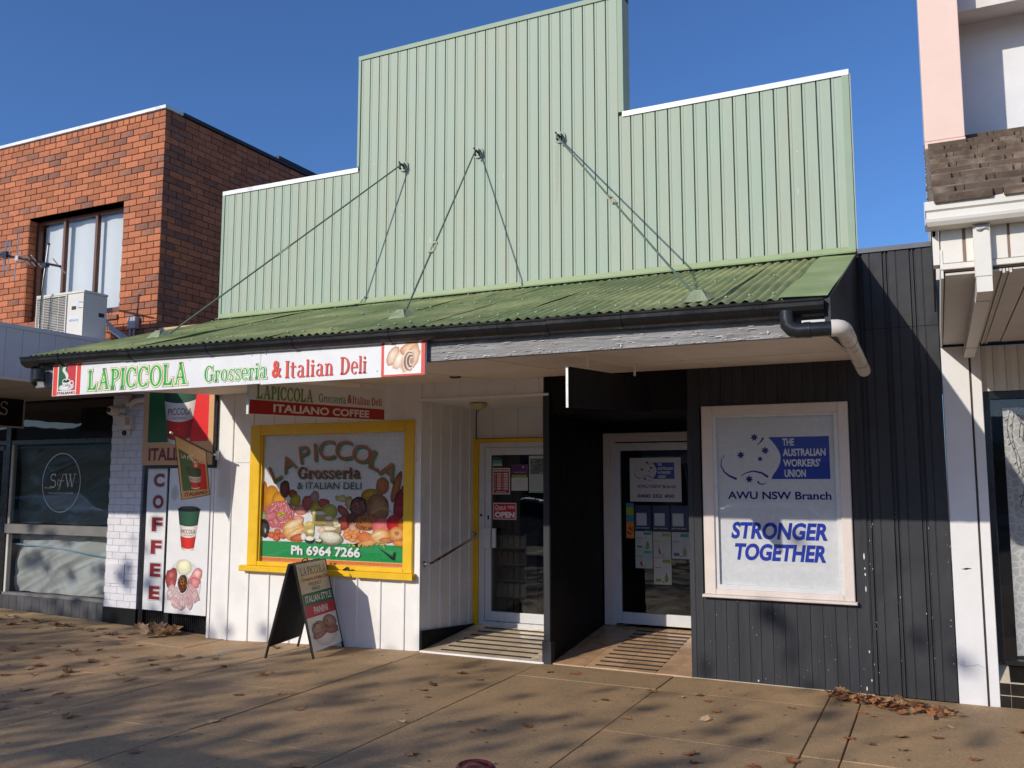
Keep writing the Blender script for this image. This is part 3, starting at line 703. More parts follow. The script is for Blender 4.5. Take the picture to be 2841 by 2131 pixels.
put('threshold', MB().box(-4.93, -3.53, -.045, -.021, -.01, .016), M_white, B)
# dome lamp
mb = MB().lathe((-4.50, .42, 2.60), [(.10, 0), (.096, -.025), (.075, -.05), (.04, -.066), (.001, -.07)], 24)
l_ = put('dome_lamp', mb, mat('yellowed_lamp_glass', (.55, .46, .22), .4, var=.1), B, smooth=True)
put('finial', MB().tube([(-4.50, .42, 2.53), (-4.50, .42, 2.515)], .006, 8), M_black, l_)
# deli door
dr = put('door', MB().box(-4.822, -4.745, D-.02, D+.03, .155, 2.15).box(-3.62, -3.55, D-.02, D+.03, .155, 2.15).box(-4.744, -3.621, D-.02, D+.03, 2.062, 2.15).box(-4.744, -3.621, D-.02, D+.03, .155, .262), M_alu, B, label='white aluminium deli door', bev=.004)
put('door_frame', MB().cbox(-4.972, -4.898, D-.06, D+.02, .10, 2.25, .006).cbox(-4.897, -3.541, D-.06, D+.02, 2.208, 2.252, .006), M_yellow, B, label='yellow door frame')
put('door_jamb', MB().box(-4.897, -4.825, D-.03, D+.04, .11, 2.207).box(-4.824, -3.545, D-.03, D+.04, 2.153, 2.207), M_alu, B, label='grey white inner jamb')
put('door_sill', MB().box(-4.83, -3.545, D-.05, D+.04, .105, .15), M_alu, B)
put('pane', MB().box(-4.744, -3.621, D, D+.006, .263, 2.061), M_glassd, dr)
put('handle', MB().box(-4.81, -4.725, D-.075, D-.062, .985, 1.215).box(-4.80, -4.79, D-.062, D-.021, 1.1, 1.12).box(-4.71, -4.66, D-.07, D-.045, .99, 1.21), M_alu, dr, bev=.003)
put('lock', MB().lathe((-4.865, D-.034, 1.36), [(.014, 0), (.014, -.008), (.001, -.008)], 12, 'y').box(-4.79, -4.77, D-.024, D-.0205, 1.31, 1.36), M_black, dr)
# handrail
hr = put('handrail', MB().tube([(-4.962, .06, .885), (-4.92, .06, .885), (-4.895, .075, .888), (-4.89, .12, .897), (-4.89, 1.10, 1.115), (-4.895, 1.14, 1.128), (-4.92, 1.16, 1.145), (-4.962, 1.16, 1.145)], .016, 12), M_steel, smooth=True)
mb = MB()
tag(hr, 'stainless steel handrail rising along the deli entrance wall', 'handrail')
put('end_flange', MB().lathe((-4.949, .06, .885), [(.032, 0), (.03, .006), (.001, .006)], 16, 'x'), M_steel, hr, smooth=True)
put('end_flange', MB().lathe((-4.949, 1.16, 1.145), [(.032, 0), (.03, .006), (.001, .006)], 16, 'x'), M_steel, hr, smooth=True)

# ---- black dividing fin
A_ = 1.5
put('dividing_wall', MB().box(-3.53, -3.46, -.02, A_+.1, .0, 2.64), M_deepblack, B, label='black wall between the two entrances')
put('corner_trim', MB().box(-3.532, -3.468, -.028, -.0205, .20, 2.63), M_blackwall, B)
put('corner_base', MB().box(-3.545, -3.452, -.04, .05, .0, .21), M_blackwall, B)
put('header', MB().box(-3.53, -2.082, 0, .05, 2.42, 2.80), M_deepblack, B, label='black header over the union office entrance')
put('recess_ceiling', MB().box(-3.459, -2.03, .051, A_+.1, 2.42, 2.45), M_deepblack, B)
put('recess_wall', MB().box(-2.08, -2.03, .051, A_+.1, .0, 2.42), M_deepblack, B)
put('recess_wall', MB().box(-3.459, -2.081, A_+.06, A_+.1, 2.30, 2.42), M_deepblack, B)
fl = put('entry_floor', MB().ext([(-.02, -.03), (-.02, .005), (A_, .155), (A_, -.03)], -3.459, -2.081, 'x'), M_grout, B, label='terracotta tiled ramp of the union office entrance')
ramp(-3.459, -2.081, A_, .15, 4, 5, M_floortile2, 'f')
for k in range(11):
    y = .04+k*.128; z = .0135+.15*y/A_; s_ = -.0
    put('grip_strip', MB().box(-3.03, -2.42, y, y+.034, z, z+.006), M_rubber, B)
put('architrave', MB().cbox(-3.447, -3.362, A_-.03, A_+.06, .165, 2.30, .006).cbox(-3.361, -2.081, A_-.03, A_+.06, 2.20, 2.30, .006), M_pinkwhite, B)
put('architrave', MB().box(-3.361, -3.335, A_-.005, A_+.06, .165, 2.199), M_pinkwhite, B)
dr = put('door', MB().box(-3.31, -3.247, A_-.02, A_+.03, .19, 2.185).box(-2.30, -2.20, A_-.02, A_+.03, .19, 2.185).box(-3.246, -2.301, A_-.02, A_+.03, 2.10, 2.185).box(-3.246, -2.301, A_-.02, A_+.03, .19, .315), M_alu, B, label='white aluminium union office door', bev=.004)
put('door_jamb', MB().box(-3.334, -3.312, A_-.01, A_+.04, .17, 2.198), M_alu, B)
put('pane', MB().box(-3.246, -2.301, A_, A_+.006, .316, 2.099), M_glassd, dr)

# ---- charcoal union office front: grooved boards
gr = [-2.08, -1.968, -1.866, -1.765, -1.663, -1.564, -1.468, -1.365, -1.261, -1.158, -1.05, -.947, -.844, -.751, -.674, XR]
for a, b in zip(gr, gr[1:]):
    m_ = (a+b)/2
    segs = [(.0, .74), (2.43, 2.80)] if -1.96 < m_ < -.68 else [(.0, 2.80)]
    for z0_, z1_ in segs: put('wall_board', MB().cbox(a+.0012, b-.0012, 0, .05, z0_, z1_, .0018), M_blackwall, B)
put('wall_backing', MB().box(-2.078, -1.86, .051, .09, 0, 2.8).box(-.76, XR-.001, .051, .09, 0, 2.8).box(-1.86, -.76, .051, .09, 0, .83).box(-1.86, -.76, .051, .09, 2.34, 2.8), M_deepblack, B)
put('corner_trim', MB().box(-2.086, -2.04, -.006, -.0005, .0, 2.41), M_blackwall, B)
put('base_strip', MB().box(-2.08, XR, -.008, -.0005, .0, .006), M_grout, B)
wa = put('window', MB().box(-1.85, -.77, .052, .09, .80, .83), M_alu, B, label='cream pink framed window of the union office')
for bx in ((-1.946, -1.845, .75, 2.44), (-.765, -.68, .75, 2.44), (-1.844, -.766, 2.355, 2.44), (-1.844, -.766, .75, .80)):
    put('frame', MB().cbox(bx[0], bx[1], -.03, .05, bx[2], bx[3], .006), M_pinkwhite, wa)
for bx in ((-1.925, -1.85, .79, 2.41), (-.76, -.70, .79, 2.41), (-1.85, -.76, 2.38, 2.41)):
    pass
for bx in ((-1.8445, -1.815, .801, 2.354), (-.80, -.7655, .801, 2.354), (-1.8145, -.801, 2.33, 2.354), (-1.8145, -.801, .801, .84)):
    put('sash', MB().box(bx[0], bx[1], -.012, .04, bx[2], bx[3]), M_alu, wa)
put('sill', MB().cbox(-1.965, -.662, -.06, .05, .725, .749, .006), M_pinkwhite, wa)
put('pane', MB().box(-1.8145, -.801, .0, .004, .841, 2.329), M_glass, wa)

# rooms behind the glass: back wall, side walls, floor and ceiling
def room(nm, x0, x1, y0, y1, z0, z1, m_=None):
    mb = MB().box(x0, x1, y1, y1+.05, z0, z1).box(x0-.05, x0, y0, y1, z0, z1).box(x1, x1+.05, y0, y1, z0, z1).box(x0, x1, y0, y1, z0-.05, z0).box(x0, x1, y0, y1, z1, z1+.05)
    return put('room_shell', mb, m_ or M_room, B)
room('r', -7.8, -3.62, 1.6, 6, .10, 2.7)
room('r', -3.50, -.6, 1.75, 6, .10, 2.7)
put('roof_deck', MB().box(XL+.01, XR-.01, .165, 9, 3.3, 3.4), M_greyframe, B)
put('side_wall', MB().box(XR-.05, XR-.002, .17, 9, 0, 3.3).box(XL+.002, XL+.05, .17, 9, -.1, 3.3), M_white, B)
# snack rack inside the deli door
rk = thing('snack_rack', 'dim rack of brown packets behind the glass of the deli door', 'rack', (-4.65, 1.55, .12))
put('rack_frame', MB().box(-4.84, -4.82, 1.45, 1.75, .12, 1.15).box(-4.42, -4.40, 1.45, 1.75, .12, 1.15), M_greyframe, rk)
mp = [mat('kraft_packet', (.22, .12, .06), .6, var=.2), mat('dark_packet', (.09, .05, .04), .5, var=.2), mat('pale_packet', (.35, .27, .2), .6, var=.2)]
for r in range(5):
    z = .22+r*.19
    put('shelf', MB().box(-4.82, -4.42, 1.46, 1.74, z-.02, z-.008), M_greyframe, rk)
    for c_ in range(5):
        x = -4.80+c_*.078; put('packet', MB().ext([(x, z-.007), (x+.066, z-.007), (x+.06, z+.12+.02*random.random()), (x+.008, z+.13)], 1.47, 1.52, 'y', (0, .01)), mp[(r*2+c_*3) % 3], rk)
# ------------------------------------------------------------------ signs and prints
GREEN = lin('#2f9a46'); DGREEN = lin('#0d5c33'); LGREEN = lin('#45b556'); RED = lin('#d8402e'); DRED = lin('#a01c22'); CREAM = lin('#efe3c0'); WHT = (.80, .80, .79)
BLK = (.012, .012, .012); SAND = lin('#d9a877'); MAROON = lin('#7c1c1c'); NAVY = lin('#1f2a78'); BLUE = lin('#2b3fa8'); BROWN = lin('#8c4a24')
FX = (1, 0, 0); UZ = (0, 0, 1)

def cup(a, cx, cy, h, wt, wb, text='PICCOLA', sub='GROSSERIA', full=True):
    """takeaway cup: cx centre, cy base; wt, wb top and bottom widths"""
    def row(t): return wb+(wt-wb)*t
    def band(t0, t1, ca, cb, sag=.045):
        n = 14
        for k in range(n):
            u0, u1 = -1+2*k/n, -1+2*(k+1)/n
            sh = lambda u: .5+.5*math.cos(u*1.2)
            c_ = tuple(p*(1-abs((u0+u1)/2)**1.6)+q*abs((u0+u1)/2)**1.6 for p, q in zip(ca, cb))
            f = lambda u, t: (cx+u*row(t)/2, cy+t*h-sag*h*(1-u*u))
            a.poly([f(u0, t0), f(u1, t0), f(u1, t1), f(u0, t1)], c_); a.z -= a.step
        a.up()
    band(0, .07, lin('#e8e4dc'), lin('#a7a29a')); band(.06, .34, lin('#d8261e'), lin('#8f1812')); band(.34, .62, lin('#e9ddd6'), lin('#b3a49c')); band(.62, 1.0, lin('#1f5139'), lin('#0d2a1d'))
    if full:
        a.blob(cx, cy+h*1.0, wt*.53, h*.055, 0, lin('#2b1d19'), lin('#0d0a09'), 18, .03)
        a.blob(cx, cy+h*1.035, wt*.46, h*.05, 0, lin('#5a4a42'), lin('#1c1512'), 18, .06)
        for k in range(7): a.blob(cx-wt*.3+wt*.1*k, cy+h*(1.03+.012*(k % 2)), wt*.06, h*.012, .3*k, lin('#8a7e76'), lin('#2b201c'), 8, .2)
    m = row(.5)
    a.text(text, cx-m*.40, cy+.43*h-.03*h, cx+m*.42, cy+.53*h-.03*h, lin('#3b3838'), 0)
    a.text(sub, cx-m*.26, cy+.365*h-.03*h, cx+m*.26, cy+.40*h-.03*h, lin('#b06a60'), 0)

def steam(a, x, y, w_, h_, col):
    L_ = []; R2 = []
    for k in range(17):
        t = k/16; c_ = x+w_*.42*math.sin(t*5.6+.3)*(0.3+.7*t); ww = w_*(.10+.36*math.sin(min(1, t*1.15)*math.pi*.8)+.12*t)
        L_.append((c_-ww/2, y+h_*t)); R2.append((c_+ww/2, y+h_*t))
    for k in range(16): a.poly([L_[k], R2[k], R2[k+1], L_[k+1]], col); a.z -= a.step
    a.up()

# fascia sign
fs = thing('fascia_sign', 'long white fascia sign with green and red deli lettering along the gutter', 'sign', (-5.5, -2.47, 2.55))
put('sign_panel', MB().box(-7.545, -5.006, -2.468, -2.452, 2.557, 2.852), mat('sign_white', (.78, .78, .78), .35, var=.03, scale=5), fs)
put('sign_panel', MB().box(-5.003, -3.415, -2.4665, -2.4505, 2.549, 2.836), bpy.data.materials['sign_white'], fs)
a = Art(.0002); X0 = -7.545; Z0 = 2.557
def R_(x0, z0, x1, z1, c): a.rect(x0-X0, z0-Z0, x1-X0, z1-Z0, c)
R_(-7.538, 2.560, -7.16, 2.849, lin('#e0452f')); R_(-7.478, 2.560, -7.214, 2.845, lin('#f0dcd8'))
R_(-7.463, 2.603, -7.345, 2.834, DGREEN); R_(-7.345, 2.603, -7.228, 2.834, lin('#c62f2f'))
a.blob(.195, .078, .115, .034, .05, lin('#f0f0ee'), lin('#b9b9b5')); a.blob(.215, .092, .06, .03, 0, lin('#8a7a68'), lin('#d8d5cf'))
a.ell(.268, .115, .026, .024, lin('#efefec')); a.ell(.268, .115, .017, .015, lin('#aa3333')); a.poly([(.137, .138), (.247, .138), (.232, .085), (.21, .066), (.175, .066), (.152, .085)], lin('#e9e9e6'))
a.blob(.192, .138, .057, .021, 0, lin('#f3f3f0'), lin('#cfcfca')); a.blob(.192, .136, .046, .015, 0, lin('#140c09'), lin('#3b2016'))
steam(a, .185, .138, .09, .135, lin('#dcd9cf')); a.text('Caffe', .155, .085, .232, .112, lin('#4a4a48'), 0, .3)
a.text('ITALIANO', .075, .012, .322, .036, lin('#4a1424'), .02)
for g, c_ in ((.075, lin('#b8675c')), (.055, lin('#e9f0c0')), (0, lin('#2fa84a'))): a.serif('LAPICCOLA', .49, .035, 1.735, .218, c_, g)
for g, c_ in ((.065, lin('#d3b9a0')), (.045, lin('#e9f5d5')), (0, lin('#2f9d49'))): a.serif('Grosseria', 1.925, .040, 2.615, .178, c_, g)
a.text('&', 2.665, .040, 2.765, .180, RED, .03)
a.serif('Italian', 2.80, .030, 3.29, .172, RED); a.serif('Deli', 3.35, .030, 3.60, .170, RED)
a.rect(3.736, -.008, 4.127, .279, RED); a.rect(3.762, .006, 4.093, .257, lin('#f1ebe6'))
for (x, y, rx, ry, ro, c1, c2) in ((3.84, .15, .045, .085, -.5, '#f3ddc3', '#b8774a'), (3.90, .12, .04, .09, -.6, '#f6e9d6', '#caa27c'), (3.99, .20, .085, .045, .3, '#e9c79d', '#b36d3f'), (4.02, .13, .06, .09, -.35, '#f0d9c0', '#bf8558'), (3.975, .10, .062, .09, -.5, '#7c4a38', '#e3c0a4')): a.blob(x, y, rx, ry, ro, lin(c1), lin(c2), 20, .1)
for k in range(5): a.arc(3.985+.006*k, .10, .052-.009*k, .082-.013*k, 60, 300, .006, lin('#2f1a16') if k % 2 else lin('#f0dccb'), 12)
a.put('lettering', M_print, fs, (X0, -2.4682, Z0), FX, UZ)
mb = MB()
for x in (-7.0, -6.4, -5.8, -5.1, -4.95, -4.4, -3.85, -3.46):
    for z in (2.60, 2.80): mb.lathe((x, -2.468, z), [(.006, -.0), (.005, -.004), (.001, -.005)], 8, 'y')
put('screws', mb, M_galv, fs, kind='stuff')

# hanging sign over the window (at right angles to the shop)
HX = -5.375
hs = thing('hanging_sign', 'two sided hanging sign reading italiano coffee under the white half of the awning', 'sign', (HX, -1.2, 2.34))
def slab_yz(name, pts, x0, x1, m_, par): return put(name, MB().ext(pts, x0, x1, 'x'), m_, par)
slab_yz('sign_box', [(-2.178, 2.341), (-.10, 2.415), (-.10, 2.735), (-2.178, 2.640)], HX-.022, HX, bpy.data.materials['sign_white'], hs)
put('end_cap', MB().box(HX-.023, HX+.002, -2.19, -2.1785, 2.338, 2.643), M_whitecap, hs)
for y in (-1.8, -.5): put('hanger', MB().tube([(HX-.02, y, 2.66), (HX-.02, y, sz(y)+.004)], .008, 8), M_whitecap, hs)
a = Art(.0002); sl_ = .074/2.078; 
def hz(y, z): return (y+2.178, z-2.341)
a.poly([hz(-2.178, 2.341), hz(-.1, 2.415), hz(-.1, 2.527), hz(-2.178, 2.466)], lin('#b32620'))
class Sk:  # letters follow the slope of the box
    pass
def skew_text(str_, y0, y1, z0, z1, c_, bold=.02, serif=False, g=0):
    b = Art(.00025); b.z = a.z
    (b.serif(str_, 0, 0, y1-y0, z1-z0, c_, g) if serif else b.text(str_, 0, 0, y1-y0, z1-z0, c_, bold))
    o = len(a.v); a.v += [(p[0]+y0+2.178, p[1]+z0-2.341+p[0]*sl_*.85, p[2]) for p in b.v]; a.f += [tuple(i+o for i in q) for q in b.f]; a.c += b.c; a.z = b.z
skew_text('ITALIANO COFFEE', -1.87, -.38, 2.375, 2.45, WHT, .03)
for g, c_ in ((.06, lin('#a85a50')), (.04, lin('#e6ecc0')), (0, lin('#2a8a40'))): skew_text('LAPICCOLA', -2.09, -1.31, 2.482, 2.60, c_, 0, True, g)
skew_text('Grosseria', -1.23, -.79, 2.522, 2.60, lin('#2f7a46'), 0, True)
skew_text('&', -.765, -.69, 2.545, 2.63, lin('#b8302a'), .02); skew_text('Italian Deli'.replace(' ', ' '), -.68, -.15, 2.545, 2.625, lin('#b8302a'), 0, True)
a.put('lettering', M_print, hs, (HX+.0004, -2.178, 2.341), (0, 1, 0), UZ)

# blank black blade sign
BX = -2.356
bs = thing('blade_sign', 'blank black hanging sign under the awning by the union office', 'sign', (BX, -1.2, 2.3))
slab_yz('sign_box', [(-2.242, 2.282), (-.27, 2.385), (-.27, 2.692), (-2.242, 2.576)], BX-.020, BX, M_deepblack, bs)
put('end_cap', MB().box(BX-.019, BX-.001, -2.254, -2.243, 2.28, 2.578), M_galv, bs)
for y in (-1.85, -.67): put('hanger', MB().box(BX-.02, BX-.005, y-.012, y+.012, 2.60+(y+2.2)*.05, sz(y)+.006), M_soffit, bs)

# ---- yellow window: large printed sheet behind the glass
yp = thing('window_print', 'large food picture sheet with arched deli name filling the yellow window', 'poster', (-6.15, .02, .85))
a = Art(.00003); W_ = gx1-gx0; H_ = gz1-gz0
a.rect(0, 0, W_, H_, lin('#e8e8ea'))
def pu(x): return (x-187)/940*W_
def pv(y): return (1003-y)/890*H_
OB = pv(975)
a.rect(0, OB, W_, pv(862), lin('#1f9650')); a.rect(0, 0, W_, OB, lin('#e07f3c')); a.line([(0, OB), (W_, OB-.004)], .006, lin('#f0d8b0'))
def fo(x, y, rx, ry, c1, c2, ro=0, rag=.05, n=18, mid=None): a.blob(pu(x), pv(y), rx/940*W_, ry/890*H_, ro, lin(c1), lin(c2), n, rag, mid=lin(mid) if mid else None)
fo(205, 560, 22, 120, '#d98a45', '#a05a22', .05); fo(250, 560, 55, 90, '#e6a52a', '#b87410', 0); fo(300, 590, 50, 80, '#f0b13c', '#a8690f')
for k in range(8): a.line([(pu(215+k*12), pv(500)), (pu(220+k*13), pv(640))], .004, lin('#c4861f'))
fo(340, 495, 36, 62, '#8a4436', '#4a1c16', 0, .06); fo(395, 530, 30, 32, '#b35a1e', '#5f2b10', 0, .1); fo(415, 575, 38, 42, '#c9b21e', '#7d7a12', .3); fo(455, 640, 48, 38, '#e8a48c', '#b8604c')
fo(500, 590, 40, 52, '#c2685a', '#8a3a34', -.2, .1); fo(545, 550, 30, 45, '#b89088', '#86605a', -.3, .1); fo(560, 640, 42, 60, '#c4bc48', '#8a8428', .2); fo(605, 590, 42, 30, '#c85040', '#822a20'); fo(575, 655, 28, 24, '#c98a1e', '#7b4c10')
fo(645, 650, 55, 55, '#ccc858', '#929030'); fo(735, 645, 45, 30, '#b0523c', '#6e2c1e', -.6); fo(730, 560, 50, 24, '#dcc98e', '#a08850', -.1, .2); fo(775, 590, 30, 50, '#cdbb8a', '#8e7a4a', .2, .15)
fo(980, 470, 42, 58, '#c9742a', '#8a4a18'); fo(905, 535, 60, 45, '#d0a528', '#8b6212', .1, .03); fo(930, 560, 50, 25, '#e0b848', '#a07818'); fo(1065, 480, 24, 110, '#c27a36', '#7d4418', -.32)
fo(1085, 600, 36, 110, '#a8202a', '#5b0e14', -.12, .03); fo(1103, 485, 8, 14, '#8c1c22', '#4a0c10')
fo(950, 620, 75, 95, '#b07a48', '#704826', -.5, .05)
for k in range(9): a.line([(pu(890+k*12), pv(700-k*16)), (pu(950+k*14), pv(560+k*14))], .005, lin('#caa878'))
fo(832, 615, 56, 72, '#7a3a2a', '#3c1810', -.1, .04)
rr = random.Random(3)
for k in range(70):
    t = rr.random()*6.28; q = rr.random()**.5*.85; fo(832+50*q*math.cos(t), 615+64*q*math.sin(t), 4, 3, '#c98a80', '#8c4a40', t, .2, 7)
fo(745, 720, 50, 52, '#c25a45', '#7d2c22', .2, .12); fo(790, 700, 30, 50, '#7a4030', '#4a2418', -.7, .1); fo(800, 765, 28, 45, '#e0b9a0', '#b0725a', .1, .15)
fo(890, 715, 78, 60, '#c87c46', '#8a4e28', .1, .08)
for k in range(60):
    fo(890+70*rr.uniform(-1, 1)*.8, 715+55*rr.uniform(-1, 1)*.8, 7, 4, rr.choice(('#d9884a', '#7b3a1a', '#e3a060', '#5a2812')), '#7a4020', rr.random()*3, .3, 7)
fo(980, 740, 62, 55, '#f08a8a', '#c85a5c', .2, .03); fo(1060, 720, 52, 60, '#d82a2c', '#a01418', 0, .03); fo(1100, 725, 22, 40, '#e88a30', '#b05a14', .1)
# rolled ham "flower"
fo(310, 680, 112, 92, '#d9808a', '#c05a66', .2, .12)
for ring_ in range(6):
    for k in range(9+ring_*4):
        t = k*2*math.pi/(9+ring_*4)+ring_*.4; r_ = .15+.15*ring_
        fo(310+105*r_*math.cos(t), 670+84*r_*math.sin(t), 17-ring_*.8, 6.5, rr.choice(('#f0a4a8', '#f7c0c0', '#e58890', '#fbdcd8')), '#a83e4e', -t+1.57, .15, 9)
fo(300, 680, 34, 16, '#c7c22c', '#8a8a18', .3, .2); fo(335, 665, 20, 12, '#d9c43a', '#94861a', -.3, .2); fo(250, 690, 50, 34, '#d88a92', '#b4505c', .3, .2)
fo(440, 700, 34, 24, '#f3b0a8', '#d47a74'); fo(200, 690, 22, 26, '#a9b878', '#6d7d3c', .4, .2)
fo(208, 775, 36, 66, '#4a4140', '#171214', .18, .03, 18, '#2a2224'); fo(215, 790, 8, 22, '#c8c4c0', '#4a4444', .1)
fo(290, 790, 50, 22, '#e6e2da', '#b8b4aa')
for (x, y) in ((258, 820), (292, 838), (335, 822), (300, 795)): fo(x, y, 25, 22, '#e87848', '#b83a20', 0, .03)
a.line([(pu(262), pv(795)), (pu(300), pv(812)), (pu(340), pv(800))], .005, lin('#4d5a22'))
fo(415, 785, 82, 80, '#f2d29a', '#c87a3c', -.2, .04, 22, '#ecc080'); fo(410, 740, 70, 26, '#fae8c4', '#e0b070', .35, .1); fo(430, 795, 72, 20, '#f8dca8', '#d08c48', .4, .1); fo(455, 830, 66, 26, '#dd7c48', '#a04420', .15, .05)
# cheeses
for (x, y, w__, h__) in ((580, 700, 44, 40), (645, 725, 26, 32), (515, 770, 34, 30), (700, 765, 24, 26), (525, 800, 22, 14), (640, 775, 56, 12)):
    a.rect(pu(x-w__), pv(y+h__), pu(x+w__), pv(y-h__), lin('#c9b36a') if x < 600 else lin('#a89678')); fo(x, y+h__, w__, 9, '#b8a060', '#8a7440'); fo(x, y-h__, w__, 14, '#fbf6e6', '#ddd0a8')
for k in range(12): a.line([(pu(545+k*6), pv(740)), (pu(545+k*6), pv(690))], .0015, lin('#8d7c48'))
fo(690, 715, 20, 28, '#f7f0dc', '#c8b04c', .1); fo(518, 735, 26, 18, '#f0dc8c', '#c8a848'); fo(600, 775, 30, 22, '#f5dccc', '#d8a890', .3, .25); fo(480, 825, 18, 26, '#f7f7f5', '#cfcfcc', 0, .05)
fo(662, 830, 78, 46, '#e9e6d6', '#8a8468', -.05, .02, 26); 
for k in range(5): a.arc(pu(662), pv(835-k*4), .155-.006*k, .07, 195, 350, .003, lin('#6f6a50'))
fo(655, 815, 66, 30, '#f4f2e4', '#cfcab0', -.05, .02, 26)
fo(522, 845, 34, 24, '#3a2c24', '#16100c'); fo(522, 835, 30, 16, '#fbfaf4', '#e0dccb'); fo(580, 850, 28, 16, '#40302a', '#1a1210'); fo(580, 846, 22, 11, '#f4efe0', '#d6cbb0', 0, .2)
# biscuits, rolls
fo(770, 800, 30, 26, '#e8863a', '#b85a1c', 0, .1); 
for (x, y) in ((765, 780), (790, 790), (810, 805), (770, 820), (800, 835), (840, 840), (850, 800), (825, 780), (880, 790), (865, 850), (905, 855), (760, 800)): fo(x, y, 24, 15, '#f0a860', '#cc6c28', rr.uniform(-.5, .5), .06)
fo(885, 820, 52, 42, '#e88a48', '#c06024', -.1, .06); fo(905, 850, 55, 20, '#f3b880', '#cf7838', .2, .1); fo(835, 868, 32, 12, '#201812', '#0e0a08', 0, .03)
fo(975, 805, 62, 50, '#f4d49c', '#d08440', .1, .05, 22, '#ecb878'); fo(960, 790, 36, 12, '#fbeccc', '#e6bc84', .3, .1); fo(1010, 830, 40, 18, '#e09050', '#b8642c')
fo(1075, 785, 46, 46, '#f2c07c', '#cf7c34', 0, .04, 22); fo(1075, 782, 17, 15, '#c06c30', '#d98848'); fo(1078, 790, 9, 8, '#8a8c9a', '#8a8c9a'); fo(1090, 845, 42, 22, '#f0a860', '#c8682c', -.1)
# bottom bands and phone number
for k in range(26): fo(760+rr.uniform(0, 260), 868+rr.uniform(-14, 10), 5, 5, '#e0d060', '#a89828', 0, .1, 8)
for k in range(40):
    x, y = 985+rr.uniform(-35, 35), 845+rr.uniform(-18, 18); a.line([(pu(x), pv(y)), (pu(x+rr.uniform(-16, 16)), pv(y+rr.uniform(-10, 10)))], .0028, lin(rr.choice(('#e8e0a8', '#6b7a30', '#b8c070'))))
a.text('Ph 6964 7266', pu(400), pv(952), pu(852), pv(885), (.86, .87, .88), .035)
# arched name: brown letters with green edge
import itertools
for (ch, lx, ly, lr, hh) in (('L', 272, 375, 27, 124), ('A', 362, 310, 25, 112), ('P', 472, 247, 9, 124), ('I', 545, 232, 4, 130), ('C', 622, 218, 1, 136), ('C', 733, 222, -3, 136), ('O', 850, 250, -9, 130), ('L', 940, 298, -22, 130), ('A', 1022, 366, -30, 122)):
    ro = math.radians(lr); px_, py_ = pu(lx), pv(ly); hm = hh/890*H_; sc = hm/.729
    V, F = glyph(ch, .0); mx = (min(p[0] for p in V)+max(p[0] for p in V))/2
    for (dx, dy, c_) in ((.018, -.020, lin('#2a9a5c')), (.009, -.010, lin('#3a8a55')), (0, 0, lin('#c0622f'))):
        P_ = []
        for p in V:
            x = (p[0]-mx)*sc*1.22; y = (p[1]-.3645)*sc
            P_.append((px_+x*math.cos(ro)-y*math.sin(ro)+dx, py_+x*math.sin(ro)+y*math.cos(ro)+dy))
        a.tris(P_, F, c_)
for (d_, c_) in (((.014, -.012), lin('#1c6a40')), ((0, 0), lin('#a8512a'))): a.serif('Grosseria', pu(430)+d_[0], pv(418)+d_[1], pu(845)+d_[0], pv(342)+d_[1], c_, .012)
a.text('& ITALIAN DELI', pu(430), pv(496), pu(853), pv(448), lin('#1c5a44'), .006)
# tear in the sheet
a.poly([(pu(960), pv(878)), (pu(1052), pv(935)), (pu(1062), pv(905)), (pu(1068), pv(905)), (pu(1060), pv(958)), (pu(1045), pv(952))], lin('#0c1512'))
a.poly([(pu(990), pv(882)), (pu(1050), pv(925)), (pu(1062), pv(900))], lin('#27a058'))
sh = a.put('picture', M_photo, yp, (gx0, .022, gz0), FX, UZ)
put('backing', MB().box(gx0-.02, gx1+.02, .0235, .045, gz0-.03, gz1+.03), M_white, yp)

# ---- union office window print
def awu_logo(a, x, y, s):
    """emblem drawn in a box 1 x .52 (width s)"""
    q = lambda u, v: (x+u*s, y+v*s)
    a.poly([q(.46, 0), q(1, 0), q(1, .404), q(.443, .404)]+[q(.443+.11*math.sin(t*math.pi/10), .404-.404*t/10) for t in range(1, 10)], BLUE)
    a.text('THE', *q(.575, .318), *q(.682, .388), WHT, .03); a.text('AUSTRALIAN', *q(.575, .218), *q(.965, .29), WHT, .03)
    a.text("WORKERS'", *q(.575, .118), *q(.915, .192), WHT, .03); a.text('UNION', *q(.585, .018), *q(.78, .092), WHT, .03)
    def star(u, v, r, n=7, c_=NAVY):
        a.poly([q(u+(r if k % 2 == 0 else r*.5)*math.sin(k*math.pi/n), v+(r if k % 2 == 0 else r*.5)*math.cos(k*math.pi/n)) for k in range(2*n)], c_)
    star(.31, .405, .042); star(.41, .275, .042); star(.175, .235, .042); star(.36, .195, .03, 5); star(.25, .0, .042)
    def sw(pts, w0, w1):
        n = len(pts)-1; L1 = []; L2 = []
        for i, p in enumerate(pts):
            d = Vector(pts[min(i+1, n)])-Vector(pts[max(0, i-1)]); d.normalize(); m_ = Vector((-d.y, d.x)); ww = (w0+(w1-w0)*i/n)/2
            L1.append(q(p[0]+m_.x*ww, p[1]+m_.y*ww)); L2.append(q(p[0]-m_.x*ww, p[1]-m_.y*ww))
        for i in range(n): a.poly([L1[i], L1[i+1], L2[i+1], L2[i]], NAVY); a.z -= a.step
        a.up()
    sw([(.02+.0*1, .235), (-.015, .19), (-.02, .13), (.01, .07), (.06, .03), (.13, .0)], .004, .022)
    sw([(.17, .03), (.22, .06), (.29, .078), (.37, .06), (.43, .02)], .006, .022); sw([(.335, .33), (.375, .365), (.395, .40)], .006, .02); sw([(.33, -.02), (.345, -.045), (.38, -.05), (.41, -.035)], .018, .006)
ap = thing('union_window_print', 'white window sheet with blue workers union emblem and stronger together slogan', 'poster', (-1.3, .02, .84))
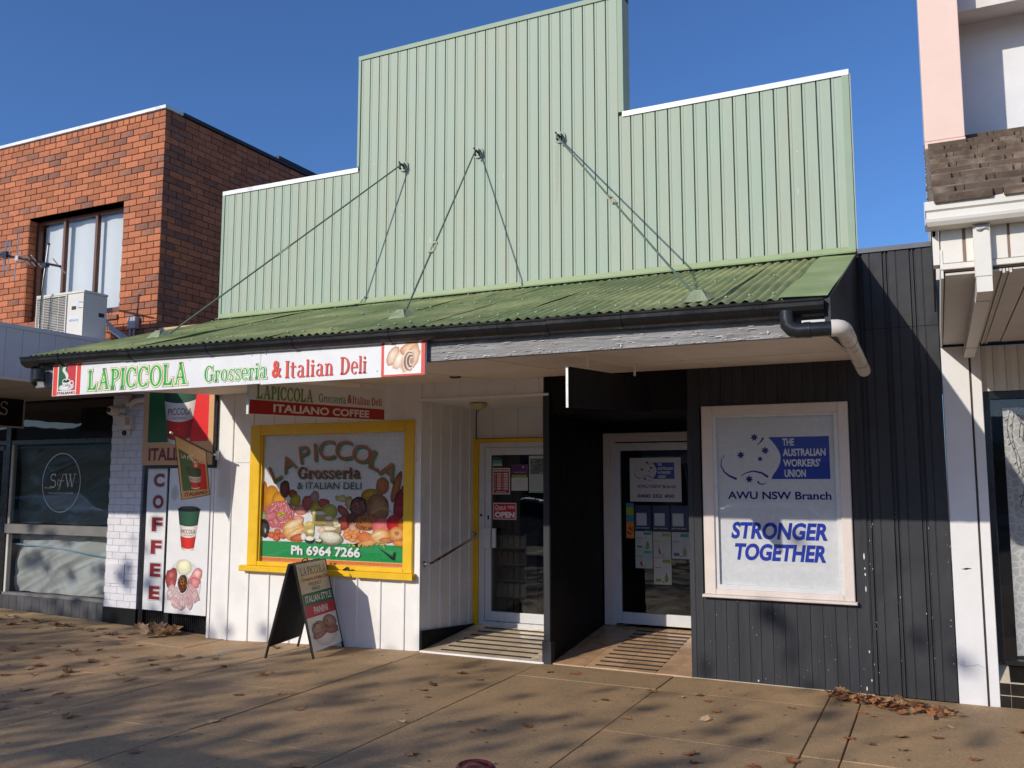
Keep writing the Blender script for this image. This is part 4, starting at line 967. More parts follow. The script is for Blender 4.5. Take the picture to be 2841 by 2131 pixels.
a = Art(.00012); wx0, wx1, wz0, wz1 = -1.8145, -.801, .841, 2.329
a.rect(0, 0, wx1-wx0, wz1-wz0, lin('#dcdde0'))
awu_logo(a, -1.765-wx0, 1.776-wz0, .92)
a.text('AWU NSW Branch', -1.729-wx0, 1.597-wz0, -.843-wx0, 1.667-wz0, NAVY, .025)
a.text('STRONGER', -1.70-wx0, 1.245-wz0, -.875-wx0, 1.396-wz0, BLUE, .04, .16); a.text('TOGETHER', -1.685-wx0, 1.058-wz0, -.895-wx0, 1.208-wz0, BLUE, .04, .16)
a.put('lettering', M_printgloss, ap, (wx0, .018, wz0), FX, UZ)
put('backing', MB().box(wx0-.02, wx1+.02, .019, .035, wz0-.02, wz1+.02), M_white, ap)

# ---- sheets stuck to the two doors
def sheet(name, label, cat, x0, x1, z0, z1, y, bg, fn=None, group=None):
    o = thing(name, label, cat, ((x0+x1)/2, y, z0), group)
    put('paper', MB().box(x0, x1, y, y+.0012, z0, z1), M_print if False else mat('paper_'+name, bg, .5, var=.04), o)
    a = Art(.0001); a.rect(0, 0, x1-x0, z1-z0, bg)
    if fn: fn(a, x1-x0, z1-z0)
    a.put('print', M_print, o, (x0, y-.0002, z0), FX, UZ); return o
YD = D-.004; YA = A_-.004
def lines(a, x0, y0, x1, y1, n, c_, w_=.002):
    r_ = random.Random(int(x0*1000+y0*777))
    for k in range(n):
        y = y1-(y1-y0)*(k+.5)/n; a.line([(x0, y), (x1-(x1-x0)*r_.uniform(0, .35), y)], w_, c_)
GREY = lin('#9a9a9a')
def hours(a, w_, h_):
    a.rect(.012, .012, w_-.012, h_-.012, lin('#a83a3a')); a.text('BUSINESS HOURS', .02, h_-.042, w_-.02, h_-.02, WHT, .02)
    for k, dd in enumerate(('MO', 'TU', 'WE', 'TH', 'FR', 'SA', 'SU')):
        y = h_-.075-k*.029; a.text(dd, .02, y, .045, y+.013, WHT, .01); a.rect(.06, y-.003, .11, y+.016, lin('#e9dcd8')); a.rect(.145, y-.003, .20, y+.016, lin('#e9dcd8')); a.text('TO', .118, y, .138, y+.012, WHT, .01)
        a.line([(.065, y+.006), (.105, y+.006)], .006, lin('#c06060')); a.line([(.15, y+.006), (.195, y+.006)], .006, lin('#c06060'))
    a.text('THANK YOU', .045, .02, w_-.05, .036, WHT, .02)
sheet('hours_sign', 'red and white business hours sheet on the deli door', 'notice', -4.732, -4.505, 1.604, 1.910, YD, lin('#d8d2d0'), hours)
def opn(a, w_, h_):
    a.rect(.008, .008, w_-.008, h_-.008, lin('#c4222c')); a.text('OPEN', .022, .022, w_-.022, .088, WHT, .05); a.text("Come in", .025, .115, .165, .168, WHT, .01, .25); a.line([(.03, .105), (.17, .118)], .004, WHT); a.text("WE'RE", .185, .125, .275, .158, WHT, .02)
sheet('open_sign', 'red come in we are open sign on the deli door', 'sign', -4.724, -4.425, 1.314, 1.505, YD, lin('#e9e6e4'), opn)
def purple(a, w_, h_):
    a.rect(0, h_*.5, w_, h_, lin('#5c1a52')); a.rect(.01, h_*.49, w_-.015, h_*.6, lin('#8ea52c')); a.text('Healthy and safe', .03, h_*.68, w_-.03, h_*.72, WHT, .0); lines(a, .03, h_*.2, w_-.03, h_*.4, 5, GREY); a.ell(w_*.72, h_*.9, .008, .01, WHT)
sheet('health_notice', 'purple and white notice on the deli door', 'notice', -4.486, -4.277, 1.648, 1.950, YD, lin('#c9c9c8'), purple)
def news(a, w_, h_):
    a.rect(.015, h_*.5, w_-.015, h_*.92, lin('#5f625c')); r_ = random.Random(9)
    for k in range(40): a.blob(r_.uniform(.03, w_-.03), r_.uniform(h_*.52, h_*.9), .014, .01, 0, lin(r_.choice(('#2c2e2a', '#b8bab2', '#7b7d76'))), lin('#4a4c46'), 8, .3)
    lines(a, .015, h_*.1, w_-.02, h_*.47, 14, GREY); a.rect(0, 0, w_, .02, lin('#7fae8f'))
sheet('newspaper_clipping', 'grey newspaper page on the deli door', 'notice', -4.261, -4.02, 1.624, 2.049, YD, lin('#b8bdb2'), news)
def card(a, w_, h_): a.rect(0, h_*.65, w_, h_, lin('#3c2a5c')); a.rect(0, h_*.25, w_, h_*.65, lin('#5b9a8a')); a.line([(.01, h_*.85), (w_-.03, h_*.85)], .004, GREY)
sheet('small_card', 'small teal and purple card in the top corner of the deli door', 'notice', -4.732, -4.611, 1.934, 2.040, YD, lin('#b8c0bc'), card)
def awus(a, w_, h_):
    awu_logo(a, .065, h_*.52, w_*.76); a.text('AWU NSW Branch', .085, h_*.31, w_-.06, h_*.385, NAVY, .02); a.text('0400 252 450', .085, h_*.09, w_-.08, h_*.17, NAVY, .04)
sheet('union_door_sign', 'white union sign with blue phone number on the office door', 'sign', -3.137, -2.549, 1.53, 2.016, YA, lin('#d6d3d4'), awus)
def qr(a, w_, h_):   # the square code itself is left out: plain pale square
    a.rect(0, 0, w_, h_, lin('#1c2c56')); a.rect(.02, .055, w_-.055, h_-.085, lin('#b9bec8')); a.text('JOIN THE FIGHT.', .01, .02, w_-.02, .034, WHT, .02)
for x0, x1, lb in ((-3.087, -2.895, 'navy leaflet at the left of three in a row on the office door'), (-2.88, -2.688, 'navy leaflet in the middle of three in a row on the office door'), (-2.676, -2.478, 'navy leaflet at the right of three in a row on the office door')):
    sheet('leaflet', lb, 'leaflet', x0, x1, 1.212, 1.490, YA, lin('#1c2c56'), qr, 'navy leaflets on the office door')
def flyer(c1, c2, pic):
    def f(a, w_, h_):
        r_ = random.Random(int(c1[1]*999)+pic)
        a.rect(w_*.5, h_*.82, w_*.95, h_*.95, lin(c1)); a.rect(.01, h_*.62, w_*.42, h_*.66, lin(c2)); lines(a, .01, h_*.35, w_*.45, h_*.6, 7, GREY, .0016); lines(a, w_*.55, h_*.45, w_*.95, h_*.75, 7, GREY, .0016)
        if pic == 1: a.blob(w_*.6, h_*.2, .03, .012, .3, lin('#8aa07a'), lin('#c8d0c0')); a.blob(w_*.35, h_*.22, .012, .03, .3, lin('#b83a3a'), lin('#8c2a2a')); a.ell(w_*.35, h_*.36, .008, .009, lin('#7a4a3a'))
        else: a.blob(w_*.72, h_*.22, .02, .04, 0, lin('#8a9a3a'), lin('#5f6d28')); a.ell(w_*.72, h_*.4, .01, .011, lin('#8a5a42')); a.rect(w_*.1, h_*.1, w_*.42, h_*.22, lin('#49507a') if pic == 3 else lin(c1))
        a.rect(w_*.5, h_*.08, w_*.6, h_*.12, lin('#3c4a44'))
    return f
sheet('flyer', 'white flyer with green heading, under the left navy leaflet', 'flyer', -3.084, -2.889, 1.001, 1.203, YA, lin('#b9c2c0'), flyer('#2c8a52', '#4a8a7a', 2), 'flyers on the office door')
sheet('flyer', 'pale green flyer, lowest in the left column of the office door', 'flyer', -3.084, -2.889, .799, .998, YA, lin('#adb8b6'), flyer('#2f9a8a', '#3f9a5a', 1), 'flyers on the office door')
sheet('flyer', 'white flyer with red figure, under the middle navy leaflet', 'flyer', -2.876, -2.68, .922, 1.203, YA, lin('#b9bcb6'), flyer('#8a9a2a', '#9aa83a', 1), 'flyers on the office door')
sheet('flyer', 'white flyer with olive headings, lowest in the middle column of the office door', 'flyer', -2.876, -2.678, .632, .918, YA, lin('#bfc2bb'), flyer('#7d8f22', '#8d9d2c', 2), 'flyers on the office door')
sheet('flyer', 'white flyer with teal heading, under the right navy leaflet', 'flyer', -2.668, -2.47, .917, 1.202, YA, lin('#b6bcc0'), flyer('#3b7f8f', '#4f8f9f', 3), 'flyers on the office door')
def strip_(a, w_, h_):
    a.rect(0, h_*.6, w_, h_, lin('#3c8a9a')); a.rect(.003, h_*.66, w_-.003, h_*.88, lin('#a8b02a')); a.rect(0, 0, w_, h_*.46, lin('#d9832a')); r_ = random.Random(2)
    for k in range(14): a.blob(r_.uniform(.01, w_-.01), r_.uniform(h_*.1, h_*.3), .008, .01, 0, lin(r_.choice(('#5a2a1a', '#2a2a5a', '#8a2a2a'))), lin('#3a1a10'), 7, .2)
sheet('narrow_leaflet', 'narrow teal and orange leaflet at the left edge of the office door glass', 'leaflet', -3.187, -3.097, 1.123, 1.513, YA, lin('#3c8a9a'), strip_)

# ---- coffee panels on the side gate
gt = thing('side_gate', 'black metal side gate behind the coffee panels', 'gate', (-8.5, .12, -.06))
put('gate_frame', MB().box(-9.14, -9.06, .08, .14, -.07, 2.95).box(-8.67, -8.60, .06, .14, -.07, 1.95).box(-7.99, -7.93, .08, .14, -.08, 2.95).box(-9.06, -7.99, .08, .13, 1.93, 1.975), M_black, gt)
for i in range(34):
    x = -9.055+i*.0315
    if x < -8.0 and not -8.68 < x < -8.60: put('gate_rib', MB().box(x, x+.016, .105, .13, -.06, 1.93), M_black, gt)
put('gate_sheet', MB().box(-9.055, -7.995, .1305, .136, -.06, 1.93), M_deepblack, gt)
pc = thing('coffee_lettering_panel', 'narrow white panel reading coffee downwards on the side gate', 'sign', (-8.83, .05, .17))
put('panel', MB().box(-9.015, -8.68, .03, .05, .172, 1.93), bpy.data.materials['sign_white'], pc)
a = Art(.0002)
for (ch, z1, z0_) in (('C', 1.852, 1.686), ('O', 1.584, 1.415), ('F', 1.308, 1.132), ('F', 1.025, .854), ('E', .744, .577), ('E', .466, .302)):
    x0 = .095; x1 = .29
    a.text(ch, x0-.004, z0_-.172-.012, x1+.012, z1-.172+.010, lin('#8a8a90'), .075); a.text(ch, x0, z0_-.172-.008, x1+.008, z1-.172+.006, lin('#e4e2e4'), .062); a.text(ch, x0+.01, z0_-.172, x1, z1-.172, lin('#861c20'), .045)
a.put('lettering', M_print, pc, (-9.015, .0298, .172), FX, UZ)
pp = thing('coffee_poster', 'white poster of a takeaway cup and an antipasto platter on the side gate', 'poster', (-8.26, .0, .17))
put('panel', MB().box(-8.578, -7.908, -.028, -.012, .168, 1.915), bpy.data.materials['sign_white'], pp)
a = Art(.0002)
a.blob(.10, 1.44, .07, .10, 0, lin('#b9b6b2'), lin('#d5d4d4'))
cup(a, .345, .765, .48, .36, .20)
def pl(x, y, rx, ry, c1, c2, ro=0, rag=.1, n=16): a.blob(.30+x, .36+y, rx, ry, ro, lin(c1), lin(c2), n, rag)
pl(0, 0, .285, .285, '#e8e8ea', '#cfd0d4', 0, .03, 26); pl(.0, .19, .13, .10, '#efeccb', '#b9b894', 0, .04); pl(0.0, .22, .09, .06, '#f6f3dc', '#dcd8b0')
pl(-.20, .05, .085, .13, '#b0544f', '#7a2a2c', -.2, .22, 12); pl(-.20, .09, .05, .05, '#c87872', '#8a3a3a', 0, .2); pl(-.19, 0, .05, .05, '#c06862', '#8a3434', .5, .2)
pl(.20, .08, .10, .11, '#eab0a8', '#b8646a', -.3, .28, 12); pl(.22, .13, .06, .05, '#f4ccc4', '#cf8684', .3, .2); pl(.19, .02, .08, .07, '#e39a98', '#a85058', 0, .18)
for k, (x, y, r_) in enumerate(((-.18, -.12, .6), (-.10, -.19, .3), (.0, -.2, 0), (.09, -.18, -.3), (.17, -.11, -.7))): pl(x, y, .075, .115, ('#d8c0c0', '#e0cccb', '#cfb0b2', '#d8b8b6', '#d0a0a2')[k], '#b89a9c', -r_, .22, 11); pl(x*1.15, y*1.15, .05, .06, ('#e8d8d4', '#d8bcbc', '#e4ccc8', '#c8a4a6', '#e0c0bc')[k], '#b08c90', -r_+.4, .3, 9); a.line([(.30+x*.7, .36+y*.6), (.30+x*1.35, .36+y*1.4)], .006, lin('#8e6c72'))
for k in range(8): pl(-.17+.02*k, -.21-.012*k, .03, .018, '#f0dcd8', '#b8807e', k, .3, 9)
pl(0, .0, .092, .125, '#dfe0e2', '#c8c9cc', 0, .02); pl(0, .0, .08, .11, '#5a2a16', '#2c180e', 0, .06)
for k in range(60):
    r_ = rr.random()**.5; t = rr.random()*6.28; pl(.07*r_*math.cos(t), .095*r_*math.sin(t), .015, .01, rr.choice(('#c85a2a', '#7d6a1c', '#3c2a12', '#b8861e', '#a02c1a', '#d88a4a')), '#4a2410', t, .2, 8)
a.put('print', M_print, pp, (-8.578, -.0282, .168), FX, UZ)
pi_ = thing('italiano_panel', 'big green and red coffee cup board over the side gate', 'sign', (-8.45, -.03, 1.95))
put('panel', MB().box(-9.055, -7.87, -.045, -.02, 1.955, 2.87), mat('sand_board', lin('#cf9f70'), .4, var=.05), pi_)
put('edge_frame', MB().box(-7.868, -7.84, -.05, .07, 1.92, 2.9).box(-9.02, -7.868, -.018, .07, 1.915, 1.952), M_black, pi_)
a = Art(.0002)
a.rect(0, 0, 1.185, .915, lin('#d0a070')); a.rect(.09, .285, .50, .915, lin('#0f5a30')); a.rect(.50, .285, 1.10, .915, lin('#e01c22')); a.rect(.45, .285, .70, .915, lin('#e01c22'))
a.rect(.09, .285, .47, .915, lin('#0f5a30'))
cup(a, .62, .285, .83, .62, .36)
a.text('ITALIANO', .12, .055, 1.06, .215, MAROON, .03)
a.put('print', M_print, pi_, (-9.055, -.0452, 1.955), FX, UZ)
mb = MB()
for x in (-9.03, -8.45, -7.9):
    for z in (1.975, 2.4): mb.lathe((x, -.0455, z), [(.007, 0), (.006, -.004), (.001, -.005)], 8, 'y')
put('screws', mb, M_galv, pi_, kind='stuff')

# ---- flag on its pole
fg = thing('flag_pole', 'small brown pole slanting out from the white wall with a coffee flag on it', 'flagpole', (-7.80, -.02, 2.07))
put('pole', MB().tube([(-7.83, -.02, 2.065), (-7.85, -.707, 2.301)], .0085, 8), M_orangepole, fg, smooth=True)
put('pole_tip', MB().tube([(-7.85, -.70, 2.299), (-7.85, -.73, 2.309)], .013, 8), M_whitecap, fg, smooth=True)
put('wall_socket', MB().box(-7.85, -7.80, -.03, -.013, 2.01, 2.12).tube([(-7.828, -.03, 2.065), (-7.829, -.075, 2.08)], .014, 8), M_whitecap, fg)
fl_ = thing('coffee_flag', 'small italiano coffee flag hanging from the slanting brown pole', 'flag', (-7.85, -.4, 1.55))
TL, TR, BR, BL = (-.665, 2.287), (-.178, 2.124), (-.09, 1.595), (-.522, 1.543)
a = Art(.0002)
a.rect(0, 0, 1, 1, lin('#cfa878')); a.rect(.07, .13, .5, .80, lin('#1c5c34')); a.rect(.5, .13, .93, .80, lin('#d22a24')); 
a.poly([(.07, .8), (.93, .8), (.93, .68)], lin('#cfa878'))
steam(a, .55, .55, .30, .22, lin('#d9c9a0')); cup(a, .52, .165, .36, .50, .30, 'PICCOLA', 'GROSSERIA')
a.text('LA PICCOLA', .12, .66, .93, .735, BLK, .03); a.text('LA PICCOLA', .125, .663, .925, .733, lin('#efe6cc'), .005); a.text('& Italian Deli', .4, .615, .9, .64, lin('#5a1a14'), 0); a.text('ITALIANO', .12, .035, .9, .105, MAROON, .02)
flagpts = []
def bil(u, v, z):
    y = (TL[0]*(1-u)+TR[0]*u)*v+(BL[0]*(1-u)+BR[0]*u)*(1-v); zz = (TL[1]*(1-u)+TR[1]*u)*v+(BL[1]*(1-u)+BR[1]*u)*(1-v)
    return (-7.85+z+.001, y, zz)
me = bpy.data.meshes.new('print'); me.from_pydata([bil(*p) for p in a.v], [], a.f); me.update()
at = me.color_attributes.new('ink', 'FLOAT_COLOR', 'CORNER'); buf = []
for p, cc in zip(me.polygons, a.c):
    for k in range(p.loop_total): buf += [*cc[k], 1]
at.data.foreach_set('color', buf); put('print', me, M_print, fl_)
put('cloth', MB().grid(lambda u, v: bil(u, v, -.0045), 16, 16), mat('flag_cloth', lin('#c9a070'), .7, var=.05), fl_, fix=False)
put('hem', MB().tube([bil(0, 1, 0), bil(0, .5, 0), bil(0, 0, 0), bil(.5, 0, 0), bil(1, 0, 0), bil(1, .5, 0), bil(1, 1, 0)], .005, 6), M_orangepole, fl_)

# ---- A-frame board on the footpath
af = thing('a_frame_board', 'folding a-frame board advertising panini, black back towards the left', 'sign', (-6.08, -.42, -.05))
zb_ = -.045
FLb, FRb = Vector((-6.285, -.83, zb_)), Vector((-6.425, -.15, zb_))      # back panel feet
Fb, Rb = Vector((-5.765, -.71, zb_+.012)), Vector((-5.905, -.03, zb_+.012))
T0 = Vector((-6.025, -.775, .905)); T1 = T0+Vector((-.140, .68, 0))
def panel(f0, f1, t0, t1, m_, nm, th=.006, low=.13):
    a0 = f0.lerp(t0, low); a1 = f1.lerp(t1, low); n_ = (f1-f0).cross(t0-f0).normalized()*th
    return put(nm, MB().add([a0-n_, a1-n_, t1-n_, t0-n_, a0+n_, a1+n_, t1+n_, t0+n_], [(0, 1, 2, 3), (7, 6, 5, 4), (0, 4, 5, 1), (1, 5, 6, 2), (2, 6, 7, 3), (3, 7, 4, 0)]), m_, af)
off = Vector((.03, .005, 0))
panel(FLb, FRb, T0-off, T1-off, M_deepblack, 'back_panel')
fp = panel(Fb, Rb, T0+off, T1+off, bpy.data.materials['sign_white'], 'front_panel', low=.07)
for f, t in ((FLb, T0-off), (FRb, T1-off), (Fb, T0+off), (Rb, T1+off)): put('leg', MB().tube([f, t], .013, 4), M_black, af)
put('top_rail', MB().tube([T0-off, T1-off], .012, 4).tube([T0+off, T1+off], .010, 4), M_black, af); put('bottom_rail', MB().tube([FLb.lerp(T0, .13), FRb.lerp(T1, .13)], .009, 4), M_black, af)
tm = T0.lerp(T1, .42); hd_ = (T1-T0).normalized()
put('handle', MB().tube([tm-hd_*.06, tm-hd_*.055+Vector((0, 0, .03)), tm+Vector((0, 0, .042)), tm+hd_*.055+Vector((0, 0, .03)), tm+hd_*.06], .006, 8), M_black, af, smooth=True)
U_ = (Rb-Fb); wdt = U_.length; V_ = ((T0+off)-Fb); V_ = (V_-U_.normalized()*V_.dot(U_.normalized())); hgt = V_.length; n_ = U_.normalized().cross(V_.normalized())
a = Art(.0003); 
# panel coordinates: u 0..1, v 0 (ground) .. 1 (top)
def F2(u, v): return (u*wdt, v*hgt)
def rc(u0, v0, u1, v1, c_): a.rect(*F2(u0, v0), *F2(u1, v1), c_)
rc(.02, .085, .98, .985, lin('#e4e2dc')); rc(.02, .60, .98, .985, lin('#d3cdb9')); rc(.02, .545, .98, .675, lin('#1f6b3c')); rc(.02, .42, .98, .545, lin('#c02a3a'))
for g, c_ in ((.03, lin('#e9e2cc')), (0, lin('#2b4638'))): a.serif('LA PICCOLA', *F2(.10, .865), *F2(.92, .955), c_, g)
a.text('Grosseria & Italian Deli', *F2(.09, .805), *F2(.95, .845), lin('#b05a42'), .02)
a.text('FRESHLY', *F2(.28, .745), *F2(.70, .785), lin('#6b6655'), 0); a.text('MADE', *F2(.36, .69), *F2(.62, .73), lin('#6b6655'), 0)
a.text('ITALIAN STYLE', *F2(.08, .575), *F2(.93, .65), WHT, .02); a.text('PANINI', *F2(.28, .445), *F2(.73, .52), WHT, .02)
def pb(u, v, ru, rv, c1, c2, ro=0, rag=.05): a.blob(*F2(u, v), ru*wdt, rv*hgt, ro, lin(c1), lin(c2), 16, rag)
pb(.52, .18, .34, .085, '#ece8e2', '#c9c4bc'); pb(.33, .235, .25, .05, '#c08a72', '#7d4a3c', .1, .12); pb(.70, .245, .24, .05, '#b8806a', '#7a483a', -.1, .12); pb(.35, .255, .24, .02, '#d9a090', '#9a4a40', .1, .2); pb(.7, .27, .2, .02, '#cc9080', '#8a3f36', -.1, .2)
pb(.30, .30, .21, .065, '#c9a28a', '#8a6454', .1); pb(.70, .325, .22, .075, '#c29a80', '#845c4a', -.15)
for k in range(26): pb(rr.choice((.3, .7))+rr.uniform(-.15, .15), .315+rr.uniform(-.035, .035), .014, .006, '#5a3c30', '#3c261e', 0, .2)
a.put('print', M_print, af, Fb+n_*.0068, U_, V_)
# ------------------------------------------------------------------ left neighbour: orange brick upper floor over a shopfront
N1 = thing('brick_building', 'orange brick building with a brown framed upper window above a taped up shopfront', 'building', (-10.6, .2, 0))
bx_r = -9.06; FY = .10; CZ = .0895; ztop = 6.70; zbot = 3.60
wx0_, wx1_, wz0_, wz1_ = -11.70, -9.775, 3.99, 5.51
put('brick_backing', MB().box(-15, wx0_-.0, FY+.012, FY+.25, 2.9, ztop).box(wx1_, bx_r+.0-.008, FY+.012, FY+.25, 2.9, ztop).box(wx0_, wx1_, FY+.012, FY+.25, wz1_, ztop).box(wx0_, wx1_, FY+.012, FY+.25, 2.9, wz0_), M_mortar, N1)
put('side_backing', MB().box(-9.3, bx_r-.010, FY+.251, 9, 2.9, ztop).box(-15, -9.3, 8.8, 9, 2.9, ztop).box(-15, -14.8, .3, 8.8, 0, ztop), M_mortar, N1)
put('roof_deck', MB().box(-15, bx_r-.02, .36, 8.8, ztop-.25, ztop-.2), M_greyframe, N1)
def bmesh_(L, H, T, c=.004): return MB().cbox(0, L, 0, T, 0, H, c).mesh('brick')
bm = {}
cand = []
LB = .2345; H_b = .0805
row = 0; z = ztop-CZ
while z > zbot:
    if row == 0:
        x = bx_r; 
        while x > -14.9: cand.append(('f', x-.108, z, .104)); x -= .1145
    else:
        o_ = 0 if row % 2 else .116+.006
        x = bx_r
        if o_: cand.append(('f', x-.116, z, .112)); x -= .122
        while x > -14.9:
            x0 = x-LB; x1 = x-.0
            if not (wz0_-.02 < z+.04 < wz1_ and x1 > wx0_+.005 and x0 < wx1_-.005): cand.append(('f', x0, z, LB-.004))
            else:
                if x1 > wx1_+.03: cand.append(('f', wx1_+.003, z, x1-wx1_-.004))
                if x0 < wx0_-.03: cand.append(('f', x0, z, wx0_-x0-.003))
            x -= .2405
    # side face running back
    y = FY+.11 if (row % 2) else FY; 
    if row == 0: y = FY+.11
    while y < 8.8: cand.append(('s', y, z, LB-.004)); y += .2405
    z -= CZ; row += 1
CAMP = Vector((0, -8.07, 1.76))
def dist(c):
    return (Vector((c[1], FY, c[2]))-CAMP).length+(0 if c[1] > -12.5 else 50) if c[0] == 'f' else (Vector((bx_r, c[1], c[2]))-CAMP).length*1.22+(50 if c[2] < 3.7+max(0, (c[1]))*.5 else 0)
cand.sort(key=dist)
rr = random.Random(11); rest = MB(); restd = MB()
for i, c in enumerate(cand):
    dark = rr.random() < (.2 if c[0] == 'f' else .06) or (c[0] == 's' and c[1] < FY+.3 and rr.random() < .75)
    jx = rr.uniform(-.0015, .0015); jy = rr.uniform(-.0025, .0015)
    if i < 300:
        L_ = round(c[3], 3); key = (L_, dark, rr.randrange(2))
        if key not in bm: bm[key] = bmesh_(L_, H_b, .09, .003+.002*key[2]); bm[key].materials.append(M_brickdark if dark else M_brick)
        o = bpy.data.objects.new('brick', bm[key]); COL.objects.link(o); o.parent = N1; o.matrix_parent_inverse = Matrix.Translation(N1.location).inverted()
        if c[0] == 'f': o.location = (c[1]+jx, FY+jy, c[2])
        else: o.rotation_euler = (0, 0, math.pi/2); o.location = (bx_r+jy, c[1]+jx, c[2])
    else:
        m_ = restd if dark else rest
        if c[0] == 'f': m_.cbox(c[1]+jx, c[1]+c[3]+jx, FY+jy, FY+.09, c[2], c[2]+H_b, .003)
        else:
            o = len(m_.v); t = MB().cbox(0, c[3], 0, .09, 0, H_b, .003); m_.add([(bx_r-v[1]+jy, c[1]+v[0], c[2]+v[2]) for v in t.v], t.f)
zq = ztop-CZ
while zq > zbot:
    if wz0_-.05 < zq < wz1_: rest.box(wx0_-.05, wx0_+.004+.002*rr.random(), FY+.005, FY+.125, zq, zq+H_b)
    zq -= CZ
put('brickwork', rest, M_brick, N1, kind='stuff', fix=False); put('brickwork', restd, M_brickdark, N1, kind='stuff', fix=False)
put('parapet_cap', MB().box(-15, bx_r+.02, FY-.03, FY+.28, ztop+.002, ztop+.045), M_whitecap, N1)
put('parapet_cap', MB().box(bx_r-.25, bx_r+.03, FY+.281, 8.9, ztop+.002, ztop+.05), M_darksteel, N1)
put('roof_flashing', MB().box(bx_r-.2, bx_r+.035, 2.3, 8.95, ztop+.051, ztop+.10), M_darksteel, N1)
# reveals
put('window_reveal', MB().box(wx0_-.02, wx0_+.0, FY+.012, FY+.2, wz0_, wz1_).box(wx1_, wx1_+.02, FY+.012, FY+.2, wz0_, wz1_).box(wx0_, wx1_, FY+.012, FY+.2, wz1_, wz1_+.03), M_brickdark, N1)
w1 = put('window', MB().box(wx0_, wx1_, FY+.20, FY+.24, wz0_, wz0_+.05), M_brown, N1, label='brown framed upper window with pale blinds')
for x in (wx0_+.008, -11.135, -10.475, wx1_-.045): put('frame', MB().box(x, x+.045, FY+.13, FY+.19, wz0_+.05, wz1_), M_brown, w1)
put('frame', MB().box(wx0_, wx1_, FY+.135, FY+.185, wz1_-.045, wz1_-.001), M_brown, w1); put('frame', MB().box(wx0_, wx1_, FY+.12, FY+.19, wz0_+.05, wz0_+.12), M_brown, w1)
for a0, b0 in ((wx0_+.045, -11.135), (-11.09, -10.475), (-10.43, wx1_-.045)):
    put('pane', MB().box(a0, b0, FY+.155, FY+.16, wz0_+.12, wz1_-.046), M_glass, w1)
put('blind', MB().grid(lambda u, v: (wx0_+.05+u*(wx1_-wx0_-.1), FY+.24+.012*math.sin(u*22), wz0_+.05+v*1.42), 60, 2), M_blind, w1, fix=False, smooth=True)
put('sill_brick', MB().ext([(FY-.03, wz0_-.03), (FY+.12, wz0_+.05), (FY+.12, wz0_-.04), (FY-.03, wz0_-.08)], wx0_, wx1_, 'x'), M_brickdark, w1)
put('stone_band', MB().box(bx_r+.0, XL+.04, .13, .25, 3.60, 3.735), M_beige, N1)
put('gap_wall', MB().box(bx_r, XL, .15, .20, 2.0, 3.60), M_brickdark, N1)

# painted pier
px0, px1 = -9.79, -9.20
zz = .155; r = 0
put('pier_core', MB().box(px0+.004, px1-.004, .107, .45, .15, 2.95), M_wmortar, N1)
while zz < 2.88:
    ed = [px0, px0+.24, px0+.48, px1] if r % 2 == 0 else [px0, px0+.12, px0+.36, px1]
    if r % 2: ed[0] = px0+.012
    for a0, b0 in zip(ed, ed[1:]): put('painted_brick', MB().cbox(a0+.0025, b0-.0025, .0985+rr.uniform(-.001, .001), .14, zz, zz+.081, .002), M_wbrick, N1, fix=False)
    put('painted_brick', MB().box(px1-.0045, px1-.001, .142, .30, zz, zz+.081), M_wbrick, N1)
    zz += .0868; r += 1
put('pier_plinth', MB().box(px0, px1+.003, .092, .3, -.08, .150), M_deepblack, N1)
put('meter_door', MB().cbox(-9.765, -9.43, .085, .097, .452, .70, .002), M_wbrick, N1)
put('meter_lock', MB().lathe((-9.60, .085, .585), [(.008, 0), (.008, -.004), (.001, -.004)], 10, 'y'), M_galv, N1)
# alarm box, camera and pipe under the awning
cm = thing('security_camera', 'white dome security camera on the painted pier', 'camera', (-9.62, .05, 2.67))
put('camera_body', MB().lathe((-9.64, .0, 2.67), [(.001, -.09), (.05, -.08), (.065, -.04), (.065, .04), (.05, .09), (.001, .09)], 18, 'y'), M_cream, cm, smooth=True)
put('lens', MB().lathe((-9.64, -.085, 2.67), [(.035, -.004), (.03, -.012), (.001, -.016)], 14, 'y'), M_black, cm)
put('camera_mount', MB().box(-9.60, -9.50, .03, .095, 2.64, 2.70), M_cream, cm)
sb = thing('sensor_box', 'cream sensor box with a pale red grille on the painted pier', 'box', (-9.45, .05, 2.35))
put('box', MB().cbox(-9.62, -9.37, .03, .096, 2.42, 2.60, .006), M_cream, sb); put('box_lower', MB().cbox(-9.60, -9.42, .06, .096, 2.35, 2.417, .004), M_cream, sb)
put('grille', MB().box(-9.47, -9.385, .0275, .0295, 2.48, 2.585), mat('pinkish_plastic', (.55, .32, .25), .5), sb)
put('sensor', MB().lathe((-9.50, .055, 2.375), [(.035, 0), (.03, -.02), (.001, -.025)], 14, 'y'), M_black, sb)
pp_ = put('waste_pipe', MB().tube([(-9.44, .08, 2.86), (-9.44, .04, 2.80), (-9.42, .03, 2.755), (-9.36, .03, 2.74), (-9.33, .04, 2.78), (-9.25, .05, 2.80), (-9.1, .05, 2.80)], .042, 12), M_pvc, smooth=True)
tag(pp_, 'cream bent waste pipe at the top of the painted pier', 'pipe')

